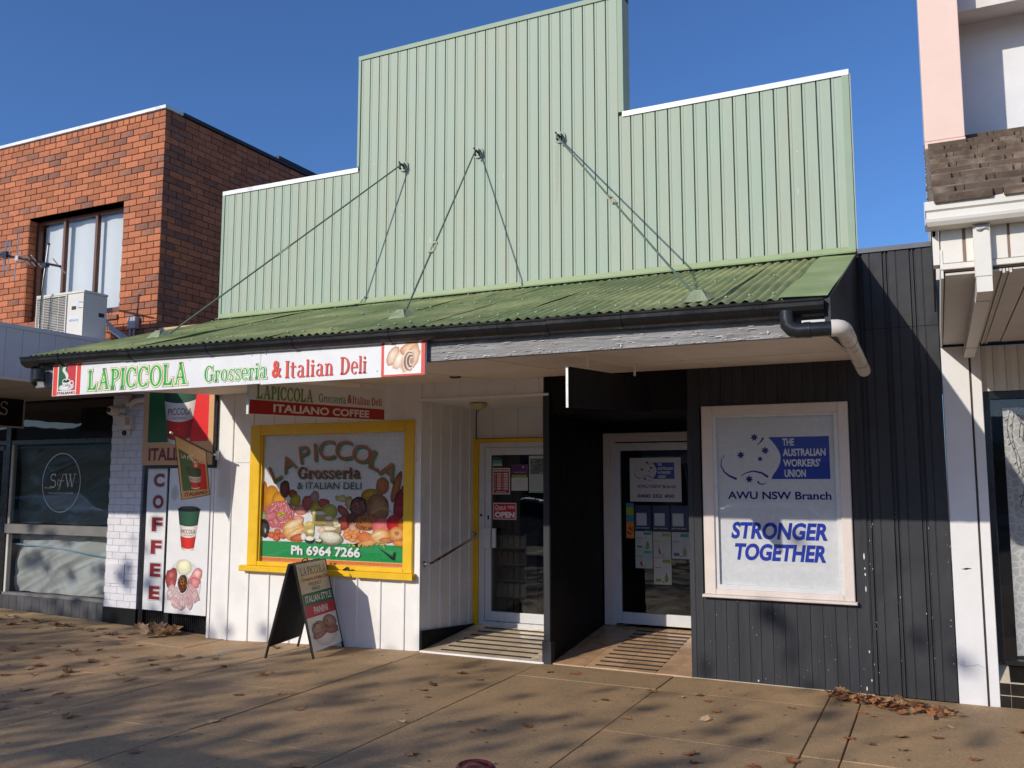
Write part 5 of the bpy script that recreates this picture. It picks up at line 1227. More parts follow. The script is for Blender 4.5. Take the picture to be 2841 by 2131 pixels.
# shopfront
WY = .30
put('shop_beam', MB().box(-13.6, -9.792, WY-.03, WY+.1, 2.765, 2.865), M_darkbeam, N1)
put('shop_transom', MB().box(-13.6, -9.792, WY-.02, WY+.06, 2.275, 2.338), M_black, N1)
put('shop_mullion', MB().box(-12.16, -12.06, WY-.03, WY+.07, .18, 2.764), M_black, N1)
put('shop_rail', MB().cbox(-12.055, -9.792, WY-.05, WY+.06, 1.02, 1.152, .006), M_greyframe, N1)
put('shop_rail', MB().box(-12.055, -9.792, WY-.03, WY+.06, .165, .20), M_greyframe, N1)
put('inner_stile', MB().box(-12.055, -12.01, WY-.01, WY+.05, .2, 1.019).box(-12.055, -12.01, WY-.01, WY+.05, 1.153, 2.274), M_creamdark, N1)
put('door_frame', MB().box(-13.6, -12.22, WY-.01, WY+.05, 2.20, 2.26).box(-12.235, -12.18, WY-.01, WY+.05, .1, 2.199), M_black, N1)
put('pane', MB().box(-12.01, -9.80, WY+.01, WY+.016, 1.153, 2.274), M_glassd, N1); put('pane', MB().box(-12.01, -9.80, WY+.01, WY+.016, .2, 1.019), M_glass, N1)
put('pane', MB().box(-13.6, -9.80, WY+.01, WY+.016, 2.339, 2.764), M_glassd, N1); put('pane', MB().box(-13.6, -12.24, WY+.01, WY+.016, .1, 2.199), M_glassd, N1)
for i in range(24):
    x = -13.6+i*.16
    if x < px0-.1: put('plinth_tile', MB().cbox(x+.002, x+.158, WY-.06, WY+.05, gz(x)-.03, .163, .002), M_plinth, N1)
# crumpled dust sheets behind the glass
def sheetmat(nm, col, tr):
    m = bpy.data.materials.new(nm); t = nodes(m); N = t.nodes; L = t.links; b = N['Principled BSDF']; b.inputs['Base Color'].default_value = (*col, 1); b.inputs['Roughness'].default_value = .3
    b.inputs['Alpha'].default_value = tr; b.inputs['Specular IOR Level'].default_value = .8
    return m
M_sheet = sheetmat('clear_dust_sheet', (.62, .66, .64), .62); M_sheet2 = sheetmat('shaded_dust_sheet', (.27, .30, .285), .8)  # same plastic twice; awning shade on the upper sheet is put into its colour
def folds(x0, x1, z0, z1, seed, amp, m_, nm):
    def f(u, v):
        x = x0+(x1-x0)*u; z = z0+(z1-z0)*v
        q1 = z*.95-x*.42; q2 = x*.9+z*.42; p = Vector((q2*.7, q1*2.4, seed)); d = abs(noise.noise(p))*amp+abs(noise.noise(Vector((q2*1.1, q1*8+.5*math.sin(q2*2), seed+3))))*amp*.30+abs(noise.noise(Vector((q2*3, (z*.8+x*.6)*12, seed+9))))*amp*.06
        return (x, WY+.10+d, z)
    return put(nm, MB().grid(f, 110, 60), m_, N1, smooth='all', fix=False)
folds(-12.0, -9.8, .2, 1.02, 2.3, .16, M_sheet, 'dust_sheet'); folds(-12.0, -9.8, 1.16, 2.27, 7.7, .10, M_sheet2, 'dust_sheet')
M_tape = mat('blue_tape', (.14, .32, .46), .5, var=.1)
put('blue_tape', MB().grid(lambda u, v: (-12.0+2.2*u, WY+.09, .855-.14*u+.02*math.sin(u*4)+.018*v), 20, 1), M_tape, N1, fix=False)
put('blue_tape', MB().grid(lambda u, v: (-12.0+2.2*u, WY+.075, 2.22+.035*v), 4, 1), M_tape, N1, fix=False)
put('room_shell', MB().box(-13.6, -9.7, 2.6, 2.65, 0, 2.9).box(-13.65, -13.6, .4, 2.6, 0, 2.9).box(-9.7, -9.65, .46, 2.6, 0, 2.9).box(-13.6, -9.7, .4, 2.6, -.05, .0).box(-13.6, -9.7, .4, 2.6, 2.9, 2.95), M_poly, N1)
# lettering on the glass
lg = thing('window_lettering', 'thin oval emblem with white letters on the taped up shop window', 'lettering', (-11.0, .3, 1.7))
a = Art(.0002); IV = lin('#c9c9c4')
a.arc(0, 0, .385, .405, 0, 360, .009, IV, 64)
def scr(pts, w_): a.line(pts, w_, IV)
a.serif('I', -9, 0, -8.9, .1, IV)
def curve(cx, cy, rx, ry, a0, a1, w_=.011, n=12): a.arc(cx, cy, rx, ry, a0, a1, w_, IV, n)
curve(-.165, .075, .05, .045, 40, 270, .010); curve(-.165, -.015, .052, .05, -140, 90, .012); a.line([(-.128, .09), (-.122, .125)], .008, IV); a.line([(-.222, -.05), (-.212, -.085)], .008, IV)
a.line([(-.055, -.11), (-.015, -.05), (.01, .04), (.03, .11), (.055, .12)], .008, IV); curve(-.045, -.0, .028, .04, 0, 360, .007); a.line([(-.02, .02), (.06, .03)], .006, IV)
a.line([(.09, .115), (.145, -.055)], .015, IV); a.line([(.145, -.055), (.19, .10)], .007, IV); a.line([(.175, .115), (.225, -.055)], .015, IV); a.line([(.225, -.055), (.275, .115)], .007, IV)
for x in (.09, .175, .275): a.line([(x-.028, .118), (x+.028, .118)], .006, IV)
a.text('THE HOLISTIC CENTRE', -.25, -.155, .26, -.135, lin('#8f908c'), 0); a.text('Beauty', -.33, -.085, -.2, -.06, lin('#5a5c5a'), 0)
a.put('lettering', mat('etched_vinyl', (.82, .82, .80), .5), lg, (-10.99, WY+.0085, 1.735), FX, UZ)
# black hanging sign with pale border
ss = thing('hanging_sign', 'black hanging sign with pale border at the left edge under the white awning', 'sign', (-11.2, -.9, 2.47))
put('sign_box', MB().box(-11.24, -11.2, -1.75, -.150, 2.47, 2.884), M_black, ss)
a = Art(.0003); cc_ = lin('#b9b4a0')
for q in ((0, 0, 1.6, .022), (0, .392, 1.6, .414), (0, 0, .022, .414), (1.578, 0, 1.6, .414)): a.rect(*q, cc_)
V_off = .0
a.serif('S', 9, 0, 9.1, .1, cc_)
def bigS(x, y, s): a.arc(x, y+.038*s, .032*s, .032*s, 30, 270, .010*s, cc_, 12); a.arc(x, y-.028*s, .034*s, .034*s, -150, 90, .012*s, cc_, 12); a.line([(x+.03*s, y+.04*s), (x+.032*s, y+.07*s)], .007*s, cc_); a.line([(x-.037*s, y-.035*s), (x-.034*s, y-.062*s)], .007*s, cc_)
bigS(1.17, .25, 1.3); bigS(1.30, .25, 1.3)
a.text('WELLNE', .55, .20, 1.10, .31, cc_, 0) 
a.put('lettering', M_print, ss, (-11.1996, -1.75, 2.47), (0, 1, 0), UZ)
# white awning with steel fascia end
AX = -9.10
aw = []
for k in range(15):
    y1 = .09-k*.2; y0 = y1-.196
    put('fascia_panel', MB().box(AX-.012, AX, y0, y1, 2.885, 3.43), M_whitesteel, N1); put('fascia_rib', MB().box(AX-.02, AX-.006, y0-.004, y0, 2.885, 3.43), M_greyframe, N1) 
put('fascia_cap', MB().box(AX-.05, AX+.012, -2.92, .095, 3.431, 3.475), M_whitesteel, N1); put('fascia_trim', MB().box(AX-.04, AX+.008, -2.92, .095, 2.862, 2.884), M_cream, N1)
put('awning_roof', MB().box(-15, AX-.021, -2.9, .11, 3.36, 3.40), M_whitesteel, N1); put('awning_front', MB().box(-15, AX+.0, -2.93, -2.905, 2.86, 3.47), M_whitesteel, N1)
for k in range(30):
    y = .06-k*.1
    put('soffit_slat', MB().box(-14.9, AX-.021, y-.09, y, 2.868, 2.884), M_slat, N1)
put('soffit_backing', MB().box(-14.95, AX-.022, -2.9, .1, 2.90, 2.91), M_deepblack, N1)

# ---- air conditioner
ac = thing('air_conditioner', 'beige outdoor air conditioner unit on the white awning roof before the brick window', 'air conditioner', (-9.75, -.62, 3.4))
x0, x1, y0, y1, z0, z1 = -10.18, -9.31, -.80, -.46, 3.44, 4.085
put('casing', MB().box(x0, x1, y0+.012, y1, z0, z1-.03), M_ac, ac, bev=.008); put('lid', MB().box(x0-.006, x1+.006, y0-.002, y1+.006, z1-.029, z1), M_ac, ac, bev=.006)
fx0, fx1, fz0, fz1 = x0+.03, x0+.56, z0+.03, z1-.05
put('fan_recess', MB().box(fx0, fx1, y0+.008, y0+.0115, fz0, fz1), M_acdark, ac)
put('fan', MB().lathe(((fx0+fx1)/2, y0+.006, (fz0+fz1)/2), [(.08, 0), (.07, -.003), (.001, -.003)], 18, 'y'), M_greyframe, ac)
for k in range(26):
    z = fz0+.012+k*(fz1-fz0-.02)/26; put('louvre', MB().ext([(y0+.006, z), (y0-.010, z+.004), (y0-.010, z+.010), (y0+.006, z+.008)], fx0, fx1, 'x'), M_ac, ac)
put('grille_frame', MB().box(fx0-.012, fx0, y0-.014, y0+.011, fz0-.01, fz1+.012).box(fx1, fx1+.014, y0-.014, y0+.011, fz0-.01, fz1+.012).box(fx0, fx1, y0-.014, y0+.011, fz1, fz1+.012).box(fx0, fx1, y0-.014, y0+.011, fz0-.012, fz0), M_ac, ac)
for x in (fx0+.13, fx0+.27, fx0+.40): put('grille_bar', MB().box(x, x+.006, y0-.013, y0-.009, fz0, fz1), M_ac, ac)
put('front_panel', MB().box(x0+.58, x1-.004, y0, y0+.0115, z0+.01, z1-.035), M_ac, ac, bev=.003)
put('slot', MB().box(x0+.66, x0+.74, y0-.002, y0+.001, z1-.235, z1-.19), M_acdark, ac); put('slot', MB().box(x1-.001, x1+.003, y0+.22, y0+.30, z1-.30, z1-.25), M_acdark, ac)
a = Art(.0003); a.rect(.605, .245, .80, .345, lin('#d6d6d4')); a.text('HITACHI', .625, .262, .785, .292, lin('#6a6f86'), .03); a.rect(.70, .44, .78, .525, lin('#cfd4d8')); a.line([(.79, .50), (.868, .49)], .008, lin('#5a5248')); a.line([(.78, .43), (.868, .42)], .008, lin('#5a5248'))
a.put('label_print', M_print, ac, (x0, y0-.0006, z0), FX, UZ)
for dx in (.12, .45): put('foot', MB().box(x0+dx, x0+dx+.06, y0+.02, y1-.02, 3.401, z0), M_galv, ac)
# pipes behind it
hp = thing('pipe_bundle', 'bundle of lagged pipes dropping behind the air conditioner', 'pipes', (-9.3, -.2, 3.4))
for k in range(6):
    put('hose', MB().tube([(-9.36+.02*k, -.44, 3.78-.03*k), (-9.28+.03*k, -.34, 3.66-.03*k), (-9.2+.03*k, -.1, 3.52-.01*k), (-9.30+.05*k, .04, 3.47)], .014, 7), M_creamdark if k % 2 else M_galv, hp, smooth=True)
put('cable', MB().tube([(-9.32, -.44, 3.62), (-9.2, -.25, 3.50), (-9.15, .0, 3.52), (-9.25, .07, 3.58)], .006, 6), M_black, hp, smooth=True)
jb = thing('junction_box', 'grey junction box with conduits low on the brick wall', 'box', (-9.44, .06, 3.7))
put('box', MB().cbox(-9.51, -9.37, .02, .092, 3.745, 3.90, .006), mat('grey_pvc', (.45, .46, .46), .4), jb)
for x in (-9.49, -9.42): put('conduit', MB().tube([(x, .06, 3.745), (x, .06, 3.62), (x-.05, .05, 3.56), (x-.1, 0, 3.5)], .012, 8), bpy.data.materials['grey_pvc'], jb, smooth=True)

# ---- television antenna
tv = thing('tv_antenna', 'tv antenna on a thin mast in front of the brick window', 'antenna', (-9.97, -.9, 3.4))
M_al = mat('dull_aluminium', (.5, .5, .5), .35, metal=.8, var=.1)
put('mast', MB().tube([(-9.975, -.9, 3.40), (-9.93, -.9, 4.2), (-9.875, -.9, 4.70)], .014, 10), M_galv, tv, smooth=True)
put('mast_cap', MB().tube([(-9.877, -.9, 4.685), (-9.874, -.9, 4.712)], .017, 10), M_black, tv)
def bmp(t): return Vector((-11.1+1.49*t, -.9-.02, 4.742-.36*t))
put('boom', MB().tube([bmp(0), bmp(1)], .015, 6), M_black, tv)
put('balun', MB().box(-10.70, -10.60, -.96, -.90, 4.60, 4.68), M_black, tv)
put('dipole_plate', MB().lathe((-10.43, -.93, 4.575), [(.035, .002), (.035, -.004)], 14, 'y'), M_galv, tv)
for t, l, tilt in ((.12, .16, .08), (.28, .20, .08), (.335, .22, .05), (.44, .30, .07)): 
    p = bmp(t); d = Vector((tilt, 0, 1)).normalized(); put('element', MB().tube([p+d*l, p-d*l], .008, 6), M_al, tv)
for t, l in ((.55, .14), (.62, .16), (.70, .17), (.985, .2)):
    p = bmp(t); d = Vector((.5, -.8, .22)).normalized(); put('element', MB().tube([p+d*l, p-d*l], .007, 6), M_al, tv)
put('mast_clamp', MB().box(-9.95, -9.86, -.935, -.885, 4.405, 4.45), M_black, tv)
put('cable', MB().tube([(-9.89, -.92, 4.42), (-9.87, -.93, 4.36), (-9.905, -.92, 4.25), (-9.93, -.92, 4.0), (-9.93, -.925, 3.7), (-9.90, -.93, 3.60), (-9.85, -.94, 3.5), (-9.7, -.9, 3.41)], .005, 6), M_black, tv, smooth=True)

# ------------------------------------------------------------------ dark steel infill wall on the right
DW = thing('steel_infill_wall', 'tall charcoal ribbed steel wall between the union office and the white column', 'wall', (-.25, .05, 0))
bxs = [-.558, -.352, -.140, .056]
for i, (a0, b0) in enumerate(zip(bxs, bxs[1:])):
    for (z0_, z1_) in ((.01, 3.05), (3.054, 3.72)):
        m = (a0+b0)/2
        w_ = .020
        pr = [(a0, .006), (a0+.012, .006), (a0+.016, -.012), (a0+.026, -.012), (a0+.030, .006), (a0+.042, .006), (a0+.046, -.012), (m-.006, -.012), (m-.002, -.006), (m+.002, -.006), (m+.006, -.012), (b0-.004, -.012), (b0, .006)]
        def dent(x, y, z): return (x, y+(.0045*noise.noise(Vector((x*9, z*4, 3))) if y < -.01 else 0), z)
        mb = MB(); nz_ = 26 if z1_ < 3.1 else 6; n = len(pr)
        vs = [dent(x, y+(0 if z1_ < 3.1 else -.002), z0_+(z1_-z0_)*k/nz_) for k in range(nz_+1) for x, y in pr]
        mb.add(vs, [(j*n+k, j*n+k+1, (j+1)*n+k+1, (j+1)*n+k) for j in range(nz_) for k in range(n-1)])
        put('steel_panel', mb, M_darksteel, DW, fix=False)
put('wall_core', MB().box(-.555, .056, .0075, .2, 0, 3.72), M_deepblack, DW)
put('top_flashing', MB().box(-.56, .062, -.03, .21, 3.721, 3.762), mat('grey_flashing', (.12, .13, .15), .4, var=.15), DW)
mb = MB(); rr = random.Random(8)
for i in range(34):
    x = rr.choice((-.555, -.53, -.34, -.352, -.14, -.125, -.1, .03, .05))+rr.uniform(-.006, .01); z = rr.uniform(.1, 1.5); s_ = rr.uniform(.0015, .0035); h_ = s_*rr.uniform(1, 2.5)
    mb.add([(x-s_, -.0145, z), (x, -.0147, z-h_), (x+s_, -.0145, z-s_*.3), (x+s_*.5, -.0145, z+h_), (x-s_*.6, -.0145, z+h_*.7)], [(0, 1, 2, 3, 4)])
for (x, z, s_, h_) in ((-.60, 1.13, .007, .03), (-.598, 1.03, .005, .010), (-.596, .98, .006, .014), (-.596, .86, .006, .027), (-.59, .35, .006, .012), (-1.5, .03, .007, .01), (-.62, .05, .006, .02), (-.58, .12, .006, .012)):
    mb.add([(x-s_, -.0115 if x < -.56 else -.015, z), (x-s_*.2, -.0115, z-h_), (x+s_, -.0115, z-h_*.4), (x+s_*.8, -.0115, z+h_*.5), (x, -.0115, z+h_), (x-s_*.6, -.0115, z+h_*.6)], [(0, 1, 2, 3, 4, 5)])
put('paint_chips', mb, M_flake, DW, kind='stuff', fix=False)
mb = MB()
for i in range(30):
    x = rr.uniform(-2.05, -.62); z = rr.uniform(.02, .7); s_ = rr.uniform(.0012, .003)
    mb.add([(x-s_, -.0012, z), (x, -.0012, z-s_*1.5), (x+s_, -.0012, z), (x, -.0012, z+s_*1.6)], [(0, 1, 2, 3)])
put('paint_chips', mb, M_flake, B, kind='stuff', fix=False)
put('union_wall_trim', MB().box(-.612, -.572, -.008, -.0005, .02, 2.66), M_blackwall, B)

# ------------------------------------------------------------------ right neighbour
N2 = thing('tiled_awning_building', 'white and salmon building with brown roof tiles over a cream awning at the right edge', 'building', (1.2, .4, 0))
XR2 = 4.2
put('column', MB().box(.062, .262, -.003, .5, .0, 2.86), M_stucco, N2, label='white rendered column', bev=.004)
put('column_seam', MB().box(.262, .277, .012, .4, .0, 2.86), M_darkbeam, N2)
put('boxed_downpipe', MB().cbox(.278, .350, -.006, .4, .0, 2.88, .004), M_stucco, N2)
put('scuff_mark', MB().add([(.125, -.0045, 1.055), (.16, -.0045, 1.050), (.205, -.0045, 1.064), (.165, -.0045, 1.066)], [(0, 1, 2, 3)]), M_deepblack, N2, fix=False)
put('column_crack', MB().tube([(.07, -.004, .31), (.12, -.0045, .295), (.16, -.004, .30), (.21, -.0045, .315), (.255, -.004, .29)], .0016, 4), mat('hairline_crack', (.3, .28, .27), .9), N2)
for i in range(24):
    x = .352+i*.09
    put('header_sheet', MB().ext([(x, .11), (x+.006, .10), (x+.04, .085), (x+.05, .085), (x+.084, .10), (x+.0895, .11), (x+.0895, .12), (x, .12)], 2.49, 2.86, 'z'), M_cream, N2)
put('window_frame', MB().box(.352, .405, .10, .2, .33, 2.485).box(.4055, XR2, .10, .2, 2.425, 2.485).box(.4055, XR2, .10, .2, .31, .345), M_black, N2)
put('pane', MB().box(.4055, XR2, .145, .15, .346, 2.424), M_glass, N2)
def lace():
    m = bpy.data.materials.new('lace_curtain'); t = nodes(m); N = t.nodes; L = t.links; b = N['Principled BSDF']
    tc = N.new('ShaderNodeTexCoord'); v = N.new('ShaderNodeTexVoronoi'); v.feature = 'DISTANCE_TO_EDGE'; v.inputs['Scale'].default_value = 17; L.new(tc.outputs['Object'], v.inputs[0])
    r = N.new('ShaderNodeMapRange'); r.inputs[1].default_value = .04; r.inputs[2].default_value = .13; r.inputs[3].default_value = .62; r.inputs[4].default_value = .46; L.new(v.outputs['Distance'], r.inputs[0])
    cb = N.new('ShaderNodeCombineColor'); [L.new(r.outputs[0], cb.inputs[i]) for i in range(3)]; L.new(cb.outputs[0], b.inputs['Base Color']); b.inputs['Roughness'].default_value = .9
    b.inputs['Alpha'].default_value = .93
    return m
put('lace_curtain', MB().grid(lambda u, v: (.50+2.6*u, .26+.02*math.sin(u*60+v*2)+.01*math.sin(u*23), .36+2.0*v), 160, 6), lace(), N2, smooth='all', fix=False)
mb = MB(); rr = random.Random(6)
for (x, z, n) in ((.43, 2.42, 9), (.55, 2.38, 12), (.62, 2.36, 10), (.72, 2.35, 13)):
    pts = [(x, .19, z)]
    for k in range(n): pts.append((pts[-1][0]+rr.uniform(-.03, .035), .19, pts[-1][2]-rr.uniform(.04, .09)))
    mb.tube(pts, .0028, 4)
    for p in pts[1:]: mb.tube([p, (p[0]+rr.uniform(-.03, .03), .19, p[2]-.02)], .004, 4)
mb.tube([(.42, .19, 2.43), (.6, .19, 2.36), (.8, .19, 2.34)], .003, 4)
fl2 = put('fairy_lights', mb, M_deepblack); tag(fl2, 'string of unlit fairy lights inside the right hand shop window', 'fairy lights')
put('room_shell', MB().box(.2, XR2, 1.6, 1.65, 0, 2.8).box(.2, .25, .52, 1.6, 0, 2.8).box(.2, XR2, .3, 1.6, .25, .3).box(.2, XR2, .3, 1.6, 2.6, 2.65), M_poly, N2)
# black tiled plinth with cream grout
put('plinth_core', MB().ext([(.004, .0), (.004, .192), (.145, .305), (.3, .305), (.3, 0)], .352, XR2, 'x').ext([(.004, .0), (.004, .135), (.13, .135), (.13, 0)], .30, .3515, 'x'), M_grout, N2)
for i in range(18):
    x = .302+i*.2025 if i == 0 else .302+.124+(i-1)*.205; w_ = .12 if i == 0 else .200
    zt = .13 if i == 0 else .09
    put('plinth_tile', MB().cbox(x, x+w_, -.004, .0035, .004, .092, .002), M_blacktile, N2); put('plinth_tile', MB().cbox(x+(.05 if i == 0 else 0), x+w_, -.004, .0035, .10, .188, .002), M_blacktile, N2)
    if x > .4:
        put('plinth_tile', MB().obox((x+w_/2, .0745, .2525), (w_/2, 0, 0), (0, .066, .0529), (0, -.0025, .003)), M_blacktile, N2)
# cream awning: soffit, fascias, gutter
Yf = -2.78; SZ = 2.88
for i in range(8):
    a0 = .075+i*.42
    put('soffit_pan', MB().box(a0+.008, a0+.28, Yf+.02, .0-.005, SZ, SZ+.012), M_creamdark, N2)
    put('soffit_rib', MB().box(a0+.284, a0+.296, Yf+.02, -.005, SZ-.012, SZ+.012).box(a0+.316, a0+.328, Yf+.02, -.005, SZ-.012, SZ+.012), M_creamdark, N2)
    put('soffit_pan', MB().box(a0+.300, a0+.312, Yf+.02, -.005, SZ-.004, SZ+.012).box(a0+.332, a0+.42, Yf+.02, -.005, SZ+.004, SZ+.012), M_creamdark, N2)
put('soffit_deck', MB().box(.066, XR2, Yf+.03, .3, SZ+.0125, SZ+.03), M_darkbeam, N2)
put('soffit_edge', MB().box(.062, .0745, Yf, .0, 2.862, 3.02), M_cream, N2)
put('fascia_trim', MB().cbox(.06, XR2, Yf-.006, Yf+.03, 2.908, 2.940, .003), M_cream, N2)
for i in range(9):
    a0 = .075+i*.42-.006
    put('fascia_panel', MB().cbox(a0, a0+.112 if i == 0 else a0+.30, Yf+.006, Yf+.03, 2.945, 3.14, .003) if i else MB().cbox(.068, .176, Yf+.006, Yf+.03, 2.945, 3.14, .003), M_cream, N2) if i == 0 else put('fascia_panel', MB().cbox(.192+(i-1)*.21, .192+(i-1)*.21+.198, Yf+.006, Yf+.03, 2.945, 3.14, .003), M_cream, N2)
put('fascia_backing', MB().box(.062, XR2, Yf+.012, Yf+.05, 2.90, 3.22), mat('tan_joint', (.22, .15, .11), .7), N2)
gy_ = Yf-.13
gprof = [(gy_+.13, 3.13), (gy_+.02, 3.13), (gy_+.004, 3.150), (gy_, 3.165), (gy_+.010, 3.172), (gy_+.010, 3.205), (gy_-.004, 3.214), (gy_-.004, 3.262), (gy_+.012, 3.262), (gy_+.02, 3.22), (gy_+.02, 3.15), (gy_+.12, 3.145), (gy_+.13, 3.26)]
put('gutter', MB().ext(gprof, .0, XR2, 'x'), M_cream, N2); put('gutter_end', MB().ext([(gy_, 3.135), (gy_-.004, 3.262), (gy_+.13, 3.262), (gy_+.13, 3.13)], -.004, -.001, 'x'), M_cream, N2)
put('barge_board', MB().ext([(gy_+.13, 3.10), (gy_+.13, 3.30), (-.36, 4.40), (-.36, 3.10)], .030, .045, 'x'), M_darkbeam, N2)
put('barge_edge', MB().ext([(Yf-.0, 2.94), (Yf-.0, 3.13), (Yf+.1, 3.2), (Yf+.1, 2.94)], .028, .060, 'x'), M_cream, N2)
put('box_duct', MB().cbox(.226, .308, Yf-.06, Yf+.02, 2.842, 3.128, .004), M_cream, N2, label='cream rectangular downpipe box'); put('box_duct', MB().box(.230, .305, Yf-.055, -.02, 2.76, 2.843), M_cream, N2)
put('duct_joint', MB().box(.228, .307, Yf+.22, Yf+.235, 2.755, 2.845), M_creamdark, N2); put('duct_joint', MB().box(.228, .307, -.62, -.605, 2.755, 2.845), M_creamdark, N2)
put('torn_lead', MB().add([(.236, Yf-.0645, 3.125), (.298, Yf-.0645, 3.125), (.300, Yf-.066, 3.09), (.28, Yf-.070, 3.10), (.262, Yf-.066, 3.085), (.24, Yf-.071, 3.095)], [(0, 1, 2, 3, 4, 5)]), M_galv, N2, fix=False)
# concrete roof tiles
y_lo, z_lo, y_hi, z_hi = gy_-.004, 3.205, -.36, 4.40
nr = 10; dy, dz = (y_hi-y_lo)/nr, (z_hi-z_lo)/nr; sl = Vector((0, dy, dz)); n_ = Vector((0, -dz, dy)).normalized(); u_ = sl.normalized(); gl = sl.length
rr = random.Random(12)
for r in range(nr+2):
    x = .045-(.17 if r % 2 else 0); 
    while x < 2.6:
        a0 = max(x, .045); b0 = x+.328
        if b0-a0 > .03:
            P = Vector((0, y_lo, z_lo))+sl*r+n_*(.012+rr.uniform(-.0015, .0015))
            tl = rr.uniform(-.004, .004); th = .038; Lg = gl*1.10
            nt_ = .012 # little notch at the front right corner
            def pt(xx, s_, h_): return tuple(Vector((xx, 0, 0))+P+u_*s_+n_*(h_+.034*(1-s_/Lg)+tl*(xx-a0)))
            mb = MB(); fr = [(a0+.0008, 0), (b0-.05, 0), (b0-.044, .020), (b0-.0008, .022)]
            top = [pt(q, s_, th) for q, s_ in fr]+[pt(b0-.002, Lg, th), pt(a0+.002, Lg, th)]; bot = [pt(q, s_, 0) for q, s_ in fr]+[pt(b0-.002, Lg, 0), pt(a0+.002, Lg, 0)]
            n = len(top); mb.add(top+bot, [tuple(range(n)), tuple(reversed(range(n, 2*n)))]+[(k, n+k, n+(k+1) % n, (k+1) % n) for k in range(n)])
            put('roof_tile', mb, M_rooftile, N2)
        x += .330
put('roof_underlay', MB().add([(.05, y_lo+.06, z_lo-.02), (XR2, y_lo+.06, z_lo-.02), (XR2, .38, z_hi+.32), (.05, .38, z_hi+.32)], [(0, 1, 2, 3)]), M_deepblack, N2, fix=False)
mb = MB()
for k in range(36):
    P = Vector((.036+.006*rr.random(), y_lo, z_lo))+sl*(k/3+.3); mb.lathe((P.x, P.y, P.z+.02), [(.014, -.03), (.020+.012*rr.random(), -.005), (.018, .012), (.006, .022+.01*rr.random())], 6)
put('verge_mortar', mb, mat('grey_mortar', (.15, .125, .11), .95, var=.4, scale=30), N2)
for r in range(10, 11): pass
# salmon column and recessed white wall above
put('salmon_column', MB().box(.024, .318, -.35, .6, 4.512, 9.0), M_pink, N2, bev=.006); put('column_base', MB().box(.024, .322, -.358, .6, 4.447, 4.508), M_pink, N2, bev=.006); put('column_base', MB().ext([(-.37, 4.362), (-.362, 4.444), (.5, 4.444), (.5, 4.362)], .028, .316, 'x'), M_pink, N2)
put('base_tear', MB().box(.30, .335, -.362, -.30, 4.40, 4.44), M_galv, N2)
put('upper_wall', MB().box(.319, XR2, .40, .6, 4.3, 9.0), M_stucco, N2)
put('wall_backing', MB().box(.03, .2, .61, 6, 3.0, 8.0).box(.2, XR2, 5.9, 6, 3, 8), M_stucco, N2)
put('upper_hood', MB().ext([(-.03, 5.72), (.02, 5.72), (.40, 5.80), (.40, 6.0), (-.03, 6.0)], .3185, XR2, 'x'), mat('beige_hood', (.68, .62, .55), .6, var=.08), N2)  # hood in its own plain beige
put('loose_tile', MB().obox((.44, -.20, 4.51), (.04, 0, 0), (0, .06, .02), (0, -.004, .012)), mat('terracotta_scrap', (.36, .14, .08), .8, var=.1), N2)
# ------------------------------------------------------------------ maroon bollard by the camera
bo = thing('bollard', 'maroon domed steel bollard peeping in at the bottom edge', 'bollard', (-1.49, -5.36, 0))
bc = (-1.455, -5.335, .0)
put('post', MB().lathe((bc[0], bc[1], 0), [(.084, 0), (.088, .66)], 32), M_red, bo, smooth=True)
put('dome_cap', MB().lathe((bc[0], bc[1], 0), [(.088, .66), (.093, .67), (.093, .72), (.089, .755), (.080, .783), (.068, .802), (.058, .81), (.052, .803), (.046, .803), (.03, .811), (.001, .817)], 40), M_red, bo, smooth=True)
put('base_ring', MB().lathe((bc[0], bc[1], 0), [(.12, 0), (.12, .012), (.086, .014)], 28), M_black, bo)

# street name board on two posts beyond the left of the frame: it throws the band of shade at the lower left
sg = thing('street_board', 'long plain board on two posts at the kerb, out of frame at the left', 'sign', (-6.6, -8.2, 0))
put('board', MB().box(-7.56, -4.9, -8.19, -8.15, 2.1, 2.32), M_whitesteel, sg, bev=.004)
for x in (-7.50, -5.0): put('post', MB().tube([(x, -8.14, 0), (x, -8.14, 2.42)], .022, 10), M_galv, sg)

